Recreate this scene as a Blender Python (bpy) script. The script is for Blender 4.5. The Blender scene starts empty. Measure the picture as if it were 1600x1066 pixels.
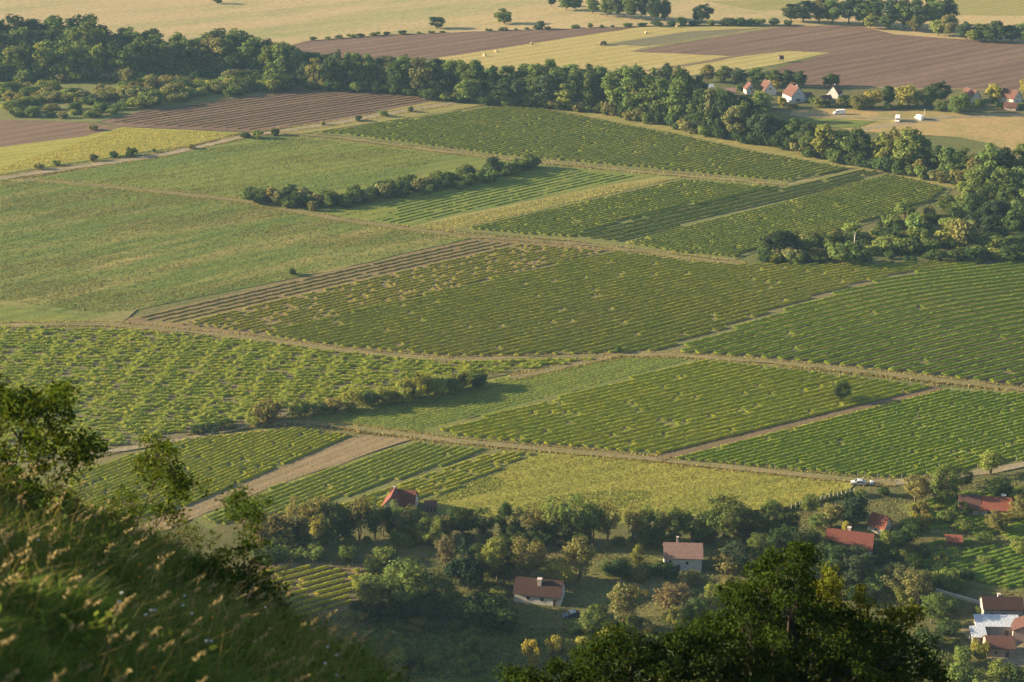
import bpy, bmesh, math, random
import numpy as np
from mathutils import Vector, Matrix
from mathutils.geometry import delaunay_2d_cdt

SC = bpy.context.scene
COL = SC.collection
RNG = np.random.default_rng(11)
random.seed(5)

# ------------------------------------------------------------------ camera
CAM_Z = 210.0
FPX = 2667.0                       # focal length in pixels of a 1600 px wide frame
TH = math.atan(1033.0 / FPX)       # downward pitch
cam_d = bpy.data.cameras.new('camera')
cam = bpy.data.objects.new('camera', cam_d)
COL.objects.link(cam)
cam.location = (0, 0, CAM_Z)
cam.rotation_euler = (math.pi / 2 - TH, 0, 0)
cam_d.sensor_width = 36.0
cam_d.lens = 36.0 * FPX / 1600.0
cam_d.clip_start = 0.2
cam_d.clip_end = 8000
cam_d.dof.use_dof = True
cam_d.dof.focus_distance = 420
cam_d.dof.aperture_fstop = 2.6
SC.camera = cam

# ------------------------------------------------------------------ sky and sun
SUN_EL = math.radians(16.5)
SUN_AZ = math.atan2(-1.0, 0.12)    # clockwise from +Y: the sun stands to the left, slightly beyond
world = bpy.data.worlds.new('World')
SC.world = world
world.use_nodes = True
wn = world.node_tree.nodes
sky = wn.new('ShaderNodeTexSky')
sky.sky_type = 'NISHITA'
sky.sun_disc = False
sky.sun_elevation = SUN_EL
sky.sun_rotation = SUN_AZ
sky.air_density = 1.0
sky.dust_density = 1.0
world.node_tree.links.new(sky.outputs[0], wn['Background'].inputs[0])
wn['Background'].inputs[1].default_value = 0.072
sun_d = bpy.data.lights.new('sun', 'SUN')
sun_d.energy = 5.0
sun_d.angle = math.radians(0.6)
sun_d.color = (1.0, 0.79, 0.50)
sun = bpy.data.objects.new('sun', sun_d)
COL.objects.link(sun)
tosun = Vector((math.sin(SUN_AZ) * math.cos(SUN_EL), math.cos(SUN_AZ) * math.cos(SUN_EL), math.sin(SUN_EL)))
sun.rotation_euler = (-tosun).to_track_quat('-Z', 'Y').to_euler()
sun.location = (-300, 60, 300)

# ------------------------------------------------------------------ exposure
SC.view_settings.view_transform = 'Standard'
SC.view_settings.look = 'None'
SC.view_settings.exposure = 1.74
SC.view_settings.gamma = 1.0
SC.view_settings.use_curve_mapping = False
SC.render.engine = 'CYCLES'
SC.cycles.use_denoising = True
SC.cycles.max_bounces = 5
SC.cycles.diffuse_bounces = 3
SC.cycles.transmission_bounces = 3
SC.cycles.transparent_max_bounces = 4
SC.cycles.volume_bounces = 0
SC.cycles.sample_clamp_indirect = 4

# ------------------------------------------------------------------ terrain
def sstep(a, b, x):
    t = np.clip((x - a) / (b - a), 0, 1)
    return t * t * (3 - 2 * t)

def hgt(x, y):
    x = np.asarray(x, float); y = np.asarray(y, float)
    pl = 0.8 * np.sin(x / 70 + .7) * np.sin(y / 85 + 1.1) + 1.2 * np.sin(x / 160 - .4 + y / 230)
    pl = pl + 4.5 * np.exp(-(((x - 135) / 75) ** 2 + ((y - 572) / 62) ** 2))
    pl = pl * sstep(380, 480, y) * (1 - sstep(1300, 1800, y))
    yb = 332.0
    spur = 82 * sstep(110, 262, -x) * (1 - sstep(374, 420, y)) * sstep(60, 300, y)
    u = np.clip(1 - y / yb, 0, 1.015)
    hill = np.maximum(205 * 1.12 * u * u / (u + .12), spur)
    near = (207.42 - .46 * np.clip(x, -8, 60) - .527 * y - .015 * np.maximum(0, y - 20 + 5.5 * sstep(-6, -1.5, x)) ** 2
            - 1.1 * np.maximum(0, x + 1.8) - .03 * np.maximum(0, x + 1.8) ** 2)
    near = np.minimum(near, 212.8)
    near = near + .12 * np.sin(x * 1.7 + y * .6) * np.sin(y * 1.1 - x * .4) + .06 * np.sin(x * 4.1 - y * 2.3)
    return np.maximum(pl + hill, np.where(y < 90, near, -50))

CT, ST = math.cos(TH), math.sin(TH)
def ray(px, py):
    u = (px - 800) / FPX; v = (533 - py) / FPX
    return np.array([u, CT + v * ST, -ST + v * CT])

def at_dist(px, py, t):
    """the point on a pixel's line of sight at depth t"""
    d = ray(px, py)
    return Vector((d[0] * t, d[1] * t, CAM_Z + d[2] * t))

def G(px, py, t0=150.0):
    """where a pixel's line of sight meets the valley floor"""
    d = ray(px, py)
    ts = np.arange(t0, 3400, 3.0)
    g = CAM_Z + d[2] * ts - hgt(d[0] * ts, d[1] * ts)
    i = int(np.argmax(g < 0)) if (g < 0).any() else len(ts) - 1
    lo, hi = ts[max(i - 1, 0)], ts[i]
    for _ in range(24):
        m = (lo + hi) / 2
        if CAM_Z + d[2] * m - float(hgt(d[0] * m, d[1] * m)) < 0: hi = m
        else: lo = m
    return Vector((d[0] * hi, d[1] * hi, float(hgt(d[0] * hi, d[1] * hi))))

def depth(p):
    return p[1] * CT - (p[2] - CAM_Z) * ST

# ------------------------------------------------------------------ object helpers
def tag(o, label=None, cat=None, group=None, kind=None):
    if label: o['label'] = label
    if cat: o['category'] = cat
    if group: o['group'] = group
    if kind: o['kind'] = kind
    return o

def link(name, me, mat=None, parent=None):
    o = bpy.data.objects.new(name, me)
    COL.objects.link(o)
    if mat is not None and len(me.materials) == 0:
        me.materials.append(mat)
    if parent is not None: o.parent = parent
    return o

def empty(name, loc, rz=0.0):
    o = bpy.data.objects.new(name, None)
    COL.objects.link(o)
    o.location = loc
    o.rotation_euler = (0, 0, rz)
    o.empty_display_size = .5
    return o

def poly_mesh(name, verts, faces, smooth=False):
    me = bpy.data.meshes.new(name)
    me.from_pydata([tuple(map(float, v)) for v in verts], [], faces)
    if smooth: me.polygons.foreach_set('use_smooth', [True] * len(me.polygons))
    me.update()
    return me

def quads_mesh(name, V):
    """V: (N,4,3) loose quads"""
    V = np.ascontiguousarray(V, dtype=np.float32)
    n = V.shape[0]
    me = bpy.data.meshes.new(name)
    me.vertices.add(4 * n)
    me.vertices.foreach_set('co', V.reshape(-1))
    me.loops.add(4 * n)
    me.loops.foreach_set('vertex_index', np.arange(4 * n, dtype=np.int32))
    me.polygons.add(n)
    me.polygons.foreach_set('loop_start', np.arange(0, 4 * n, 4, dtype=np.int32))
    me.update(calc_edges=True)
    return me

def unit(a):
    return a / np.maximum(np.linalg.norm(a, axis=-1, keepdims=True), 1e-9)

def leaf_quads(P, size, bias, rng, rnd=0.8, aspect=0.62, diamond=True):
    n = len(P)
    nr = unit(bias + rnd * rng.normal(size=(n, 3)))
    t = unit(np.cross(nr, rng.normal(size=(n, 3))))
    b = np.cross(nr, t)
    s = np.asarray(size).reshape(-1, 1)
    t = t * s * .5; b = b * s * .5 * aspect
    if diamond:
        V = np.stack([P - t, P + b * 1.15 - t * .1, P + t, P - b * 1.15 - t * .1], 1)
    else:
        V = np.stack([P - t - b, P + t - b, P + t + b, P - t + b], 1)
    return V

class MB:
    """collects boxes, prisms and tubes into one mesh"""
    def __init__(s): s.v = []; s.f = []
    def add(s, v, f):
        k = len(s.v); s.v += [tuple(map(float, p)) for p in v]; s.f += [tuple(i + k for i in q) for q in f]
    def box(s, x0, x1, y0, y1, z0, z1):
        s.add([(x0, y0, z0), (x1, y0, z0), (x1, y1, z0), (x0, y1, z0), (x0, y0, z1), (x1, y0, z1), (x1, y1, z1), (x0, y1, z1)],
              [(0, 3, 2, 1), (4, 5, 6, 7), (0, 1, 5, 4), (1, 2, 6, 5), (2, 3, 7, 6), (3, 0, 4, 7)])
    def prism(s, prof, y0, y1, axis='y', inset=0.0):
        """profile (a, z) swept along y (or x)"""
        n = len(prof)
        A = [(a, y0, z) if axis == 'y' else (y0, a, z) for a, z in prof]
        B = [(a, y1, z) if axis == 'y' else (y1, a, z) for a, z in prof]
        fl = [tuple(range(n)), tuple(range(2 * n - 1, n - 1, -1))]
        fl += [(i, n + i, n + (i + 1) % n, (i + 1) % n) for i in range(n)]
        s.add(A + B, fl)
    def tube(s, pts, rad, n=6):
        pts = [Vector(p) for p in pts]
        rings = []
        for i, p in enumerate(pts):
            d = (pts[min(i + 1, len(pts) - 1)] - pts[max(i - 1, 0)])
            if d.length < 1e-6: d = Vector((0, 0, 1))
            d.normalize()
            a = d.orthogonal().normalized(); b = d.cross(a)
            rings.append([p + (a * math.cos(2 * math.pi * k / n) + b * math.sin(2 * math.pi * k / n)) * rad[i] for k in range(n)])
        v = [q for r in rings for q in r]
        f = []
        for i in range(len(rings) - 1):
            for k in range(n):
                f.append((i * n + k, i * n + (k + 1) % n, (i + 1) * n + (k + 1) % n, (i + 1) * n + k))
        f.append(tuple(range(n - 1, -1, -1))); f.append(tuple(range((len(rings) - 1) * n, len(rings) * n)))
        s.add(v, f)
    def mesh(s, name, smooth=False, bevel=0.0):
        me = poly_mesh(name, s.v, s.f, smooth)
        bm = bmesh.new(); bm.from_mesh(me)
        bmesh.ops.recalc_face_normals(bm, faces=bm.faces)
        if bevel > 0:
            bmesh.ops.bevel(bm, geom=bm.edges[:], offset=bevel, segments=2, affect='EDGES', clamp_overlap=True)
        bm.to_mesh(me); bm.free(); me.update()
        return me
    def build(s, name, mat, parent=None, smooth=False, bevel=0.0):
        return link(name, s.mesh(name, smooth, bevel), mat, parent)

ORD = ('first second third fourth fifth sixth seventh eighth ninth tenth eleventh twelfth thirteenth fourteenth fifteenth sixteenth '
       'seventeenth eighteenth nineteenth twentieth').split()
TENS = {2: 'twenty', 3: 'thirty', 4: 'forty', 5: 'fifty', 6: 'sixty', 7: 'seventy', 8: 'eighty', 9: 'ninety'}
TENTH = {2: 'twentieth', 3: 'thirtieth', 4: 'fortieth', 5: 'fiftieth', 6: 'sixtieth', 7: 'seventieth', 8: 'eightieth', 9: 'ninetieth'}
def ordinal(i):
    if i <= 20: return ORD[i - 1]
    t, r = divmod(i, 10)
    return TENTH[t] if r == 0 else TENS[t] + '-' + ORD[r - 1]

# ------------------------------------------------------------------ materials
def new_mat(name):
    m = bpy.data.materials.new(name); m.use_nodes = True
    nt = m.node_tree
    return m, nt, nt.nodes['Principled BSDF']

def plain_mat(name, col, rough=.8, noise=.0, scale=4.0, metal=0.0, spec=.3):
    m, nt, b = new_mat(name)
    b.inputs['Roughness'].default_value = rough
    b.inputs['Metallic'].default_value = metal
    b.inputs['Specular IOR Level'].default_value = spec
    if noise > 0:
        tc = nt.nodes.new('ShaderNodeTexCoord'); nz = nt.nodes.new('ShaderNodeTexNoise')
        nz.inputs['Scale'].default_value = scale; nz.inputs['Detail'].default_value = 5
        nt.links.new(tc.outputs['Object'], nz.inputs['Vector'])
        mx = nt.nodes.new('ShaderNodeMix'); mx.data_type = 'RGBA'
        rp = nt.nodes.new('ShaderNodeMapRange'); rp.inputs[1].default_value = .3; rp.inputs[2].default_value = .7
        nt.links.new(nz.outputs[0], rp.inputs[0]); nt.links.new(rp.outputs[0], mx.inputs[0])
        mx.inputs[6].default_value = tuple(c * (1 - noise) for c in col) + (1,)
        mx.inputs[7].default_value = tuple(min(1, c * (1 + noise)) for c in col) + (1,)
        nt.links.new(mx.outputs[2], b.inputs['Base Color'])
    else:
        b.inputs['Base Color'].default_value = tuple(col) + (1,)
    return m

def field_mat(name, c1, c2, c3=None, ang=0.0, stretch=1.0, scale=.05, fine=1.2, bump=.6, patch=.02, rough=1.0, stripes=0.0, wl=9.0):
    """soil or turf: two tones mixed by a noise drawn out along the working direction, a third tone in wide patches, fine relief"""
    m, nt, b = new_mat(name)
    N, L = nt.nodes.new, nt.links.new
    b.inputs['Roughness'].default_value = rough
    b.inputs['Specular IOR Level'].default_value = .08
    tc = N('ShaderNodeTexCoord')
    mp = N('ShaderNodeMapping'); mp.vector_type = 'TEXTURE'
    mp.inputs['Rotation'].default_value = (0, 0, ang)
    mp.inputs['Scale'].default_value = (stretch, 1, 1)
    L(tc.outputs['Object'], mp.inputs['Vector'])
    n1 = N('ShaderNodeTexNoise'); n1.inputs['Scale'].default_value = scale * 6; n1.inputs['Detail'].default_value = 6; n1.inputs['Roughness'].default_value = .65
    L(mp.outputs[0], n1.inputs['Vector'])
    n2 = N('ShaderNodeTexNoise'); n2.inputs['Scale'].default_value = patch; n2.inputs['Detail'].default_value = 4; n2.inputs['Roughness'].default_value = .6
    L(mp.outputs[0] if stretch > 1 else tc.outputs['Object'], n2.inputs['Vector'])
    n3 = N('ShaderNodeTexNoise'); n3.inputs['Scale'].default_value = fine; n3.inputs['Detail'].default_value = 4; n3.inputs['Roughness'].default_value = .7
    L(tc.outputs['Object'], n3.inputs['Vector'])
    def rng(src, a, z):
        r = N('ShaderNodeMapRange'); r.inputs[1].default_value = a; r.inputs[2].default_value = z; L(src, r.inputs[0]); return r.outputs[0]
    m1 = N('ShaderNodeMix'); m1.data_type = 'RGBA'
    L(rng(n1.outputs[0], .36, .64), m1.inputs[0]); m1.inputs[6].default_value = tuple(c1) + (1,); m1.inputs[7].default_value = tuple(c2) + (1,)
    m2 = N('ShaderNodeMix'); m2.data_type = 'RGBA'
    L(rng(n2.outputs[0], .48, .68), m2.inputs[0]); L(m1.outputs[2], m2.inputs[6]); m2.inputs[7].default_value = tuple(c3 or c2) + (1,)
    m3 = N('ShaderNodeMix'); m3.data_type = 'RGBA'; m3.blend_type = 'MULTIPLY'
    m3.inputs[0].default_value = 1.0
    L(m2.outputs[2], m3.inputs[6])
    g = N('ShaderNodeCombineColor')
    q = rng(n3.outputs[0], .25, .75)
    q2 = N('ShaderNodeMapRange'); L(q, q2.inputs[0]); q2.inputs[3].default_value = .68; q2.inputs[4].default_value = 1.3
    for k in range(3): L(q2.outputs[0], g.inputs[k])
    L(g.outputs[0], m3.inputs[7])
    res = m3.outputs[2]
    if stripes > 0:          # passes of the mower or seed drill
        mq = N('ShaderNodeMapping'); mq.vector_type = 'TEXTURE'; mq.inputs['Rotation'].default_value = (0, 0, ang); L(tc.outputs['Object'], mq.inputs['Vector'])
        wv = N('ShaderNodeTexWave'); wv.bands_direction = 'Y'; wv.inputs['Scale'].default_value = 6.283 / wl / 20 * 1.0
        wv.inputs['Distortion'].default_value = 1.2; wv.inputs['Detail'].default_value = 2; wv.inputs['Detail Scale'].default_value = .3
        L(mq.outputs[0], wv.inputs['Vector'])
        w2 = N('ShaderNodeMapRange'); L(wv.outputs['Fac'], w2.inputs[0]); w2.inputs[3].default_value = 1 - stripes; w2.inputs[4].default_value = 1 + stripes
        sc = N('ShaderNodeVectorMath'); sc.operation = 'SCALE'; L(res, sc.inputs[0]); L(w2.outputs[0], sc.inputs[3]); res = sc.outputs[0]
    L(res, b.inputs['Base Color'])
    bp = N('ShaderNodeBump'); bp.inputs['Strength'].default_value = bump; bp.inputs['Distance'].default_value = .35
    ad = N('ShaderNodeMath'); ad.operation = 'ADD'; L(n3.outputs[0], ad.inputs[0]); L(n1.outputs[0], ad.inputs[1])
    L(ad.outputs[0], bp.inputs['Height']); L(bp.outputs[0], b.inputs['Normal'])
    return m

def leaf_mat(name, col=None, vary=.45, trans=.35, hue=(1.25, 1.05, .6), rough=.6, patch=0.0):
    """foliage: diffuse plus light passing through the leaf; each leaf its own tone, each plant the colour of its object"""
    m, nt, b = new_mat(name)
    N, L = nt.nodes.new, nt.links.new
    nt.nodes.remove(b)
    out = nt.nodes['Material Output']
    geo = N('ShaderNodeNewGeometry')
    if col is None:
        oi = N('ShaderNodeObjectInfo'); base = oi.outputs['Color']
    else:
        rgb = N('ShaderNodeRGB'); rgb.outputs[0].default_value = tuple(col) + (1,); base = rgb.outputs[0]
    mr = N('ShaderNodeMapRange'); L(geo.outputs['Random Per Island'], mr.inputs[0]); mr.inputs[3].default_value = 1 - vary; mr.inputs[4].default_value = 1 + vary
    mul = N('ShaderNodeVectorMath'); mul.operation = 'SCALE'; L(base, mul.inputs[0]); L(mr.outputs[0], mul.inputs[3])
    last = mul.outputs[0]
    if patch > 0:
        tc = N('ShaderNodeTexCoord'); nz = N('ShaderNodeTexNoise'); nz.inputs['Scale'].default_value = patch; nz.inputs['Detail'].default_value = 3
        L(tc.outputs['Object'], nz.inputs['Vector'])
        r2 = N('ShaderNodeMapRange'); r2.inputs[1].default_value = .35; r2.inputs[2].default_value = .65; L(nz.outputs[0], r2.inputs[0])
        mx = N('ShaderNodeMix'); mx.data_type = 'RGBA'; mx.blend_type = 'MULTIPLY'; mx.inputs[0].default_value = 1
        lo = N('ShaderNodeMix'); lo.data_type = 'RGBA'; L(r2.outputs[0], lo.inputs[0]); lo.inputs[6].default_value = (.75, .85, .9, 1); lo.inputs[7].default_value = (1.3, 1.12, .9, 1)
        L(last, mx.inputs[6]); L(lo.outputs[2], mx.inputs[7]); last = mx.outputs[2]
    d = N('ShaderNodeBsdfDiffuse'); L(last, d.inputs['Color'])
    t = N('ShaderNodeBsdfTranslucent')
    hv = N('ShaderNodeVectorMath'); hv.operation = 'MULTIPLY'; L(last, hv.inputs[0]); hv.inputs[1].default_value = hue
    L(hv.outputs[0], t.inputs['Color'])
    ms = N('ShaderNodeMixShader'); ms.inputs[0].default_value = trans; L(d.outputs[0], ms.inputs[1]); L(t.outputs[0], ms.inputs[2])
    L(ms.outputs[0], out.inputs['Surface'])
    return m

# ------------------------------------------------------------------ ground
def grid_axis(parts):
    a = []
    for lo, hi, st in parts: a += list(np.arange(lo, hi, st))
    a.append(parts[-1][1]); return np.array(a)
gx = grid_axis([(-1500, -440, 53), (-440, -14, 6), (-14, 12, .6), (12, 440, 6), (440, 1500.1, 53)])
gy = grid_axis([(-150, -6, 12), (-6, 40, .8), (40, 480, 4), (480, 1300, 8), (1300, 2600.1, 65)])
X, Y = np.meshgrid(gx, gy)
Z = hgt(X, Y)
nx, ny = len(gx), len(gy)
gv = np.stack([X, Y, Z], -1).reshape(-1, 3)
ii = (np.arange(ny - 1)[:, None] * nx + np.arange(nx - 1)[None, :]).reshape(-1)
M_TURF = field_mat('turf', (.085, .10, .03), (.13, .13, .045), (.17, .14, .06), scale=.08, fine=1.5, patch=.03)
quad_idx = np.stack([ii, ii + 1, ii + nx + 1, ii + nx], 1)
me = bpy.data.meshes.new('ground')
me.vertices.add(len(gv)); me.vertices.foreach_set('co', gv.astype(np.float32).reshape(-1))
me.loops.add(quad_idx.size); me.loops.foreach_set('vertex_index', quad_idx.astype(np.int32).reshape(-1))
me.polygons.add(len(quad_idx)); me.polygons.foreach_set('loop_start', np.arange(0, quad_idx.size, 4, dtype=np.int32))
me.polygons.foreach_set('use_smooth', np.ones(len(quad_idx), bool))
me.update(calc_edges=True)
tag(link('ground', me, M_TURF), kind='structure')

def ground_poly(px):
    return [G(*p).xy for p in px]

def resample(P, step, jit, rng):
    out = []
    n = len(P)
    for i in range(n):
        a, b = P[i], P[(i + 1) % n]
        k = max(1, int((b - a).length / step))
        nr = Vector((-(b - a).y, (b - a).x))
        if nr.length > 0: nr.normalize()
        for j in range(k):
            q = a.lerp(b, j / k)
            if j: q = q + nr * float(rng.normal()) * jit
            out.append(q)
    return out

def inside(P, pts):
    """points (N,2) inside polygon P"""
    x, y = pts[:, 0], pts[:, 1]
    r = np.zeros(len(pts), bool); n = len(P)
    for i in range(n):
        x0, y0 = P[i]; x1, y1 = P[(i + 1) % n]
        c = ((y0 > y) != (y1 > y)) & (x < (x1 - x0) * (y - y0) / ((y1 - y0) or 1e-9) + x0)
        r ^= c
    return r

LAYER = [0.10, 0.16, 0.22, 0.28]
def field(name, px, mat, layer=0, step=6, jit=.35, grid=12.0, world=None):
    P = world or ground_poly(px)
    B = resample(P, step, jit, RNG)
    bx = np.array([[p.x, p.y] for p in B])
    lo, hi = bx.min(0), bx.max(0)
    gxx, gyy = np.meshgrid(np.arange(lo[0], hi[0], grid), np.arange(lo[1], hi[1], grid))
    pts = np.stack([gxx.ravel(), gyy.ravel()], 1) + .01
    pts = pts[inside(B, pts)] if len(pts) else pts
    vs = [Vector((p.x, p.y)) for p in B] + [Vector((float(a), float(b))) for a, b in pts]
    n = len(B)
    r = delaunay_2d_cdt(vs, [(i, (i + 1) % n) for i in range(n)], [], 1, 1e-4)
    vv = np.array([[v.x, v.y] for v in r[0]])
    zz = hgt(vv[:, 0], vv[:, 1]) + LAYER[layer]
    me = poly_mesh(name, np.column_stack([vv, zz]), [tuple(f) for f in r[2]], True)
    bm = bmesh.new(); bm.from_mesh(me); 
    for f in bm.faces:
        if f.normal.z < 0: f.normal_flip()
    bm.to_mesh(me); bm.free()
    o = link(name, me, mat)
    tag(o, kind='structure')
    return o

def track(name, px, width, mat, layer=2, jit=.25, world=None):
    if world is None: width *= .78; jit = .4
    pts = world or [G(*p).xy for p in px]
    # smooth resample along the polyline
    L = [0]
    for a, b in zip(pts, pts[1:]): L.append(L[-1] + (b - a).length)
    n = max(4, int(L[-1] / 5))
    def sample(s):
        for i in range(len(L) - 1):
            if s <= L[i + 1] or i == len(L) - 2:
                return pts[i].lerp(pts[i + 1], (s - L[i]) / max(L[i + 1] - L[i], 1e-6))
    S = [sample(L[-1] * i / n) for i in range(n + 1)]
    for _ in range(2):
        S = [S[0]] + [(S[i - 1] + 2 * S[i] + S[i + 1]) / 4 for i in range(1, n)] + [S[-1]]
    v, f = [], []
    for i, p in enumerate(S):
        d = (S[min(i + 1, n)] - S[max(i - 1, 0)]).normalized(); nr = Vector((-d.y, d.x))
        for s in (-1, -.33, .33, 1):
            w = width * .5 * s + float(RNG.normal()) * jit * (1 if abs(s) == 1 else .2)
            q = p + nr * w
            v.append((q.x, q.y, float(hgt(q.x, q.y)) + LAYER[layer]))
    for i in range(n):
        for k in range(3):
            f.append((i * 4 + k + 1, i * 4 + k, i * 4 + k + 4, i * 4 + k + 5))
    me = poly_mesh(name, v, f, True)
    bm = bmesh.new(); bm.from_mesh(me)
    for q in bm.faces:
        if q.normal.z < 0: q.normal_flip()
    bm.to_mesh(me); bm.free()
    return tag(link(name, me, mat), kind='structure')

def dir_ang(p, q):
    a, b = G(*p), G(*q)
    return math.atan2(b.y - a.y, b.x - a.x)

# field materials
A_LONG = dir_ang((200, 495), (740, 373))
A_R = dir_ang((1350, 582), (1600, 522))
A_Q = dir_ang((533, 520), (1066, 420))
A_U = dir_ang((1020, 715), (1470, 605))
A_X = dir_ang((290, 810), (600, 685))
A_T = 0
A_FAR = dir_ang((676, 91), (995, 44))
M_STRAW = field_mat('dry_grass', (.36, .265, .135), (.31, .25, .115), (.22, .215, .085), ang=A_FAR, stretch=5, scale=.02, fine=.35, patch=.02)
M_STRAW2 = field_mat('dry_grass_lane', (.34, .23, .10), (.27, .21, .085), (.19, .18, .06), scale=.05, fine=.8, patch=.05)
M_PLOUGH = field_mat('ploughed_soil', (.155, .098, .068), (.11, .07, .05), (.175, .115, .078), ang=A_FAR, stretch=16, scale=.05, fine=.7, patch=.03, stripes=0.1, wl=10)
M_HAY = field_mat('mown_hay', (.29, .245, .08), (.34, .265, .105), (.25, .245, .075), ang=A_FAR, stretch=10, scale=.03, fine=.7, patch=.012, stripes=0.08, wl=9)
M_STUB = field_mat('stubble_plot', (.13, .12, .07), (.16, .14, .075), (.11, .12, .05), ang=A_FAR, stretch=10, scale=.03)
M_GREEN = field_mat('green_crop', (.12, .15, .031), (.165, .172, .038), (.09, .13, .03), ang=A_LONG, stretch=9, scale=.035, fine=1.0, patch=.03, stripes=0.1, wl=7)
M_MEADOW = field_mat('rough_meadow', (.078, .122, .028), (.145, .162, .036), (.225, .19, .065), ang=A_LONG + .08, stretch=5, scale=.045, fine=.9, patch=.075, stripes=0.08, wl=8)
M_PALE = field_mat('pale_meadow', (.20, .19, .06), (.25, .21, .075), (.17, .18, .05), ang=A_LONG, stretch=6, scale=.03, fine=.9, patch=.02, stripes=0.08, wl=7)
M_GOLD = field_mat('gold_meadow', (.215, .21, .040), (.265, .24, .052), (.155, .185, .036), ang=A_U - .1, stretch=7, scale=.03, fine=.8, patch=.018, stripes=0.09, wl=6)
M_VSOIL = field_mat('vineyard_soil', (.125, .125, .05), (.15, .135, .06), (.165, .125, .08), ang=A_LONG, stretch=4, scale=.05, fine=1.4, patch=.02)
M_VSOIL2 = field_mat('vineyard_grass', (.12, .14, .042), (.16, .155, .055), (.15, .13, .06), ang=A_LONG, stretch=5, scale=.05, fine=1.4, patch=.02)
M_VBROWN = field_mat('vineyard_brown_soil', (.17, .115, .075), (.15, .12, .06), (.19, .15, .065), ang=A_LONG, stretch=14, scale=.06, fine=1.4, patch=.03)
M_DIRT = field_mat('bare_dirt', (.235, .175, .10), (.19, .15, .08), (.26, .20, .115), ang=A_X, stretch=6, scale=.06, fine=1.3, patch=.04, stripes=0.08, wl=3)
M_LANE = field_mat('dirt_lane', (.24, .20, .13), (.28, .23, .145), (.19, .17, .09), scale=.1, fine=1.3, patch=.08)
M_LANE2 = field_mat('grassy_lane', (.20, .175, .07), (.15, .15, .05), (.23, .19, .09), scale=.07, fine=1.3, patch=.06)
M_ORCHARD = field_mat('orchard_grass', (.085, .095, .032), (.11, .105, .04), (.14, .115, .05), scale=.06, fine=1.3, patch=.04)  # darker grass tones for gardens and lawns

M_LAWN = field_mat('garden_lawn', (.125, .125, .045), (.16, .145, .06), (.10, .115, .036), scale=.06, fine=1.3, patch=.05)
# far plain
field('meadow', [(-160, -60), (1800, -60), (1800, 55), (1600, 70), (1240, 40), (1060, 40), (700, 52), (480, 64), (380, 90), (0, 125), (-160, 130)], M_STRAW, 0, grid=40, step=25)
field('field', [(1480, -20), (1750, -20), (1750, 26), (1490, 24)], M_PALE, 1, grid=30, step=15)
field('field', [(1100, 2), (1260, -2), (1260, 14), (1180, 16)], M_PALE, 1, grid=30, step=15)
field('ploughed_field', [(440, 78), (480, 64), (600, 55), (760, 49), (900, 45), (1004, 42), (676, 92), (560, 100)], M_PLOUGH, 1, grid=25, step=10)
field('hay_field', [(1004, 42), (1215, 41), (990, 80), (1140, 88), (1230, 80), (1298, 83), (1230, 98), (1150, 112), (1040, 122), (900, 130), (720, 110), (676, 92)], M_HAY, 1, grid=25, step=10)
field('field', [(940, 70), (1075, 50), (1190, 44), (1120, 58), (1010, 73)], M_STUB, 2, grid=25, step=10)
field('ploughed_field', [(984, 81), (1060, 69), (1215, 42), (1340, 40), (1400, 55), (1600, 68), (1800, 78), (1800, 140), (1600, 141), (1250, 135), (1180, 118), (1298, 83), (1230, 80), (1140, 88)], M_PLOUGH, 2, grid=25, step=10)
field('meadow', [(1250, 134), (1800, 140), (1800, 240), (1600, 240), (1500, 215), (1330, 205), (1235, 180)], M_STRAW2, 1, grid=20, step=10)
field('lawn', [(1120, 128), (1250, 136), (1600, 142), (1800, 142), (1800, 182), (1500, 176), (1300, 170), (1120, 175)], M_ORCHARD, 2, grid=20, step=10)
field('lawn', [(1240, 183), (1300, 186), (1370, 190), (1340, 200), (1255, 200)], M_GREEN, 3, grid=20, step=10)

# left side beyond the lane
field('scrub_ground', [(-120, 118), (200, 110), (470, 128), (480, 138), (400, 150), (215, 175), (150, 192), (-120, 186)], M_VSOIL2, 1, grid=20, step=10)
field('ploughed_field', [(-120, 185), (100, 190), (192, 199), (130, 214), (-120, 246)], M_PLOUGH, 1)
field('hay_field', [(-120, 246), (130, 214), (192, 199), (376, 208), (300, 227), (-120, 292)], M_GOLD, 1)
field('young_vineyard_soil', [(155, 192), (215, 175), (400, 150), (480, 137), (600, 143), (700, 155), (640, 166), (520, 190), (400, 207), (200, 199)], M_PLOUGH, 1)
field('meadow', [(640, 166), (700, 155), (780, 160), (700, 175), (480, 208), (400, 209), (520, 190)], M_PALE, 1)
# the two green fields below the lane
field('meadow', [(50, 281), (200, 252), (330, 229), (385, 217), (455, 213), (533, 219), (700, 242), (760, 248), (840, 256), (600, 300), (520, 338), (383, 315), (233, 298)], M_GREEN, 1)
field('meadow', [(-150, 276), (50, 281), (233, 298), (383, 315), (533, 345), (744, 371), (533, 420), (168, 494), (150, 497), (-150, 455)], M_MEADOW, 1)
field('meadow', [(-150, 463), (0, 476), (165, 498), (190, 510), (-150, 508)], M_GREEN, 0)
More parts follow.
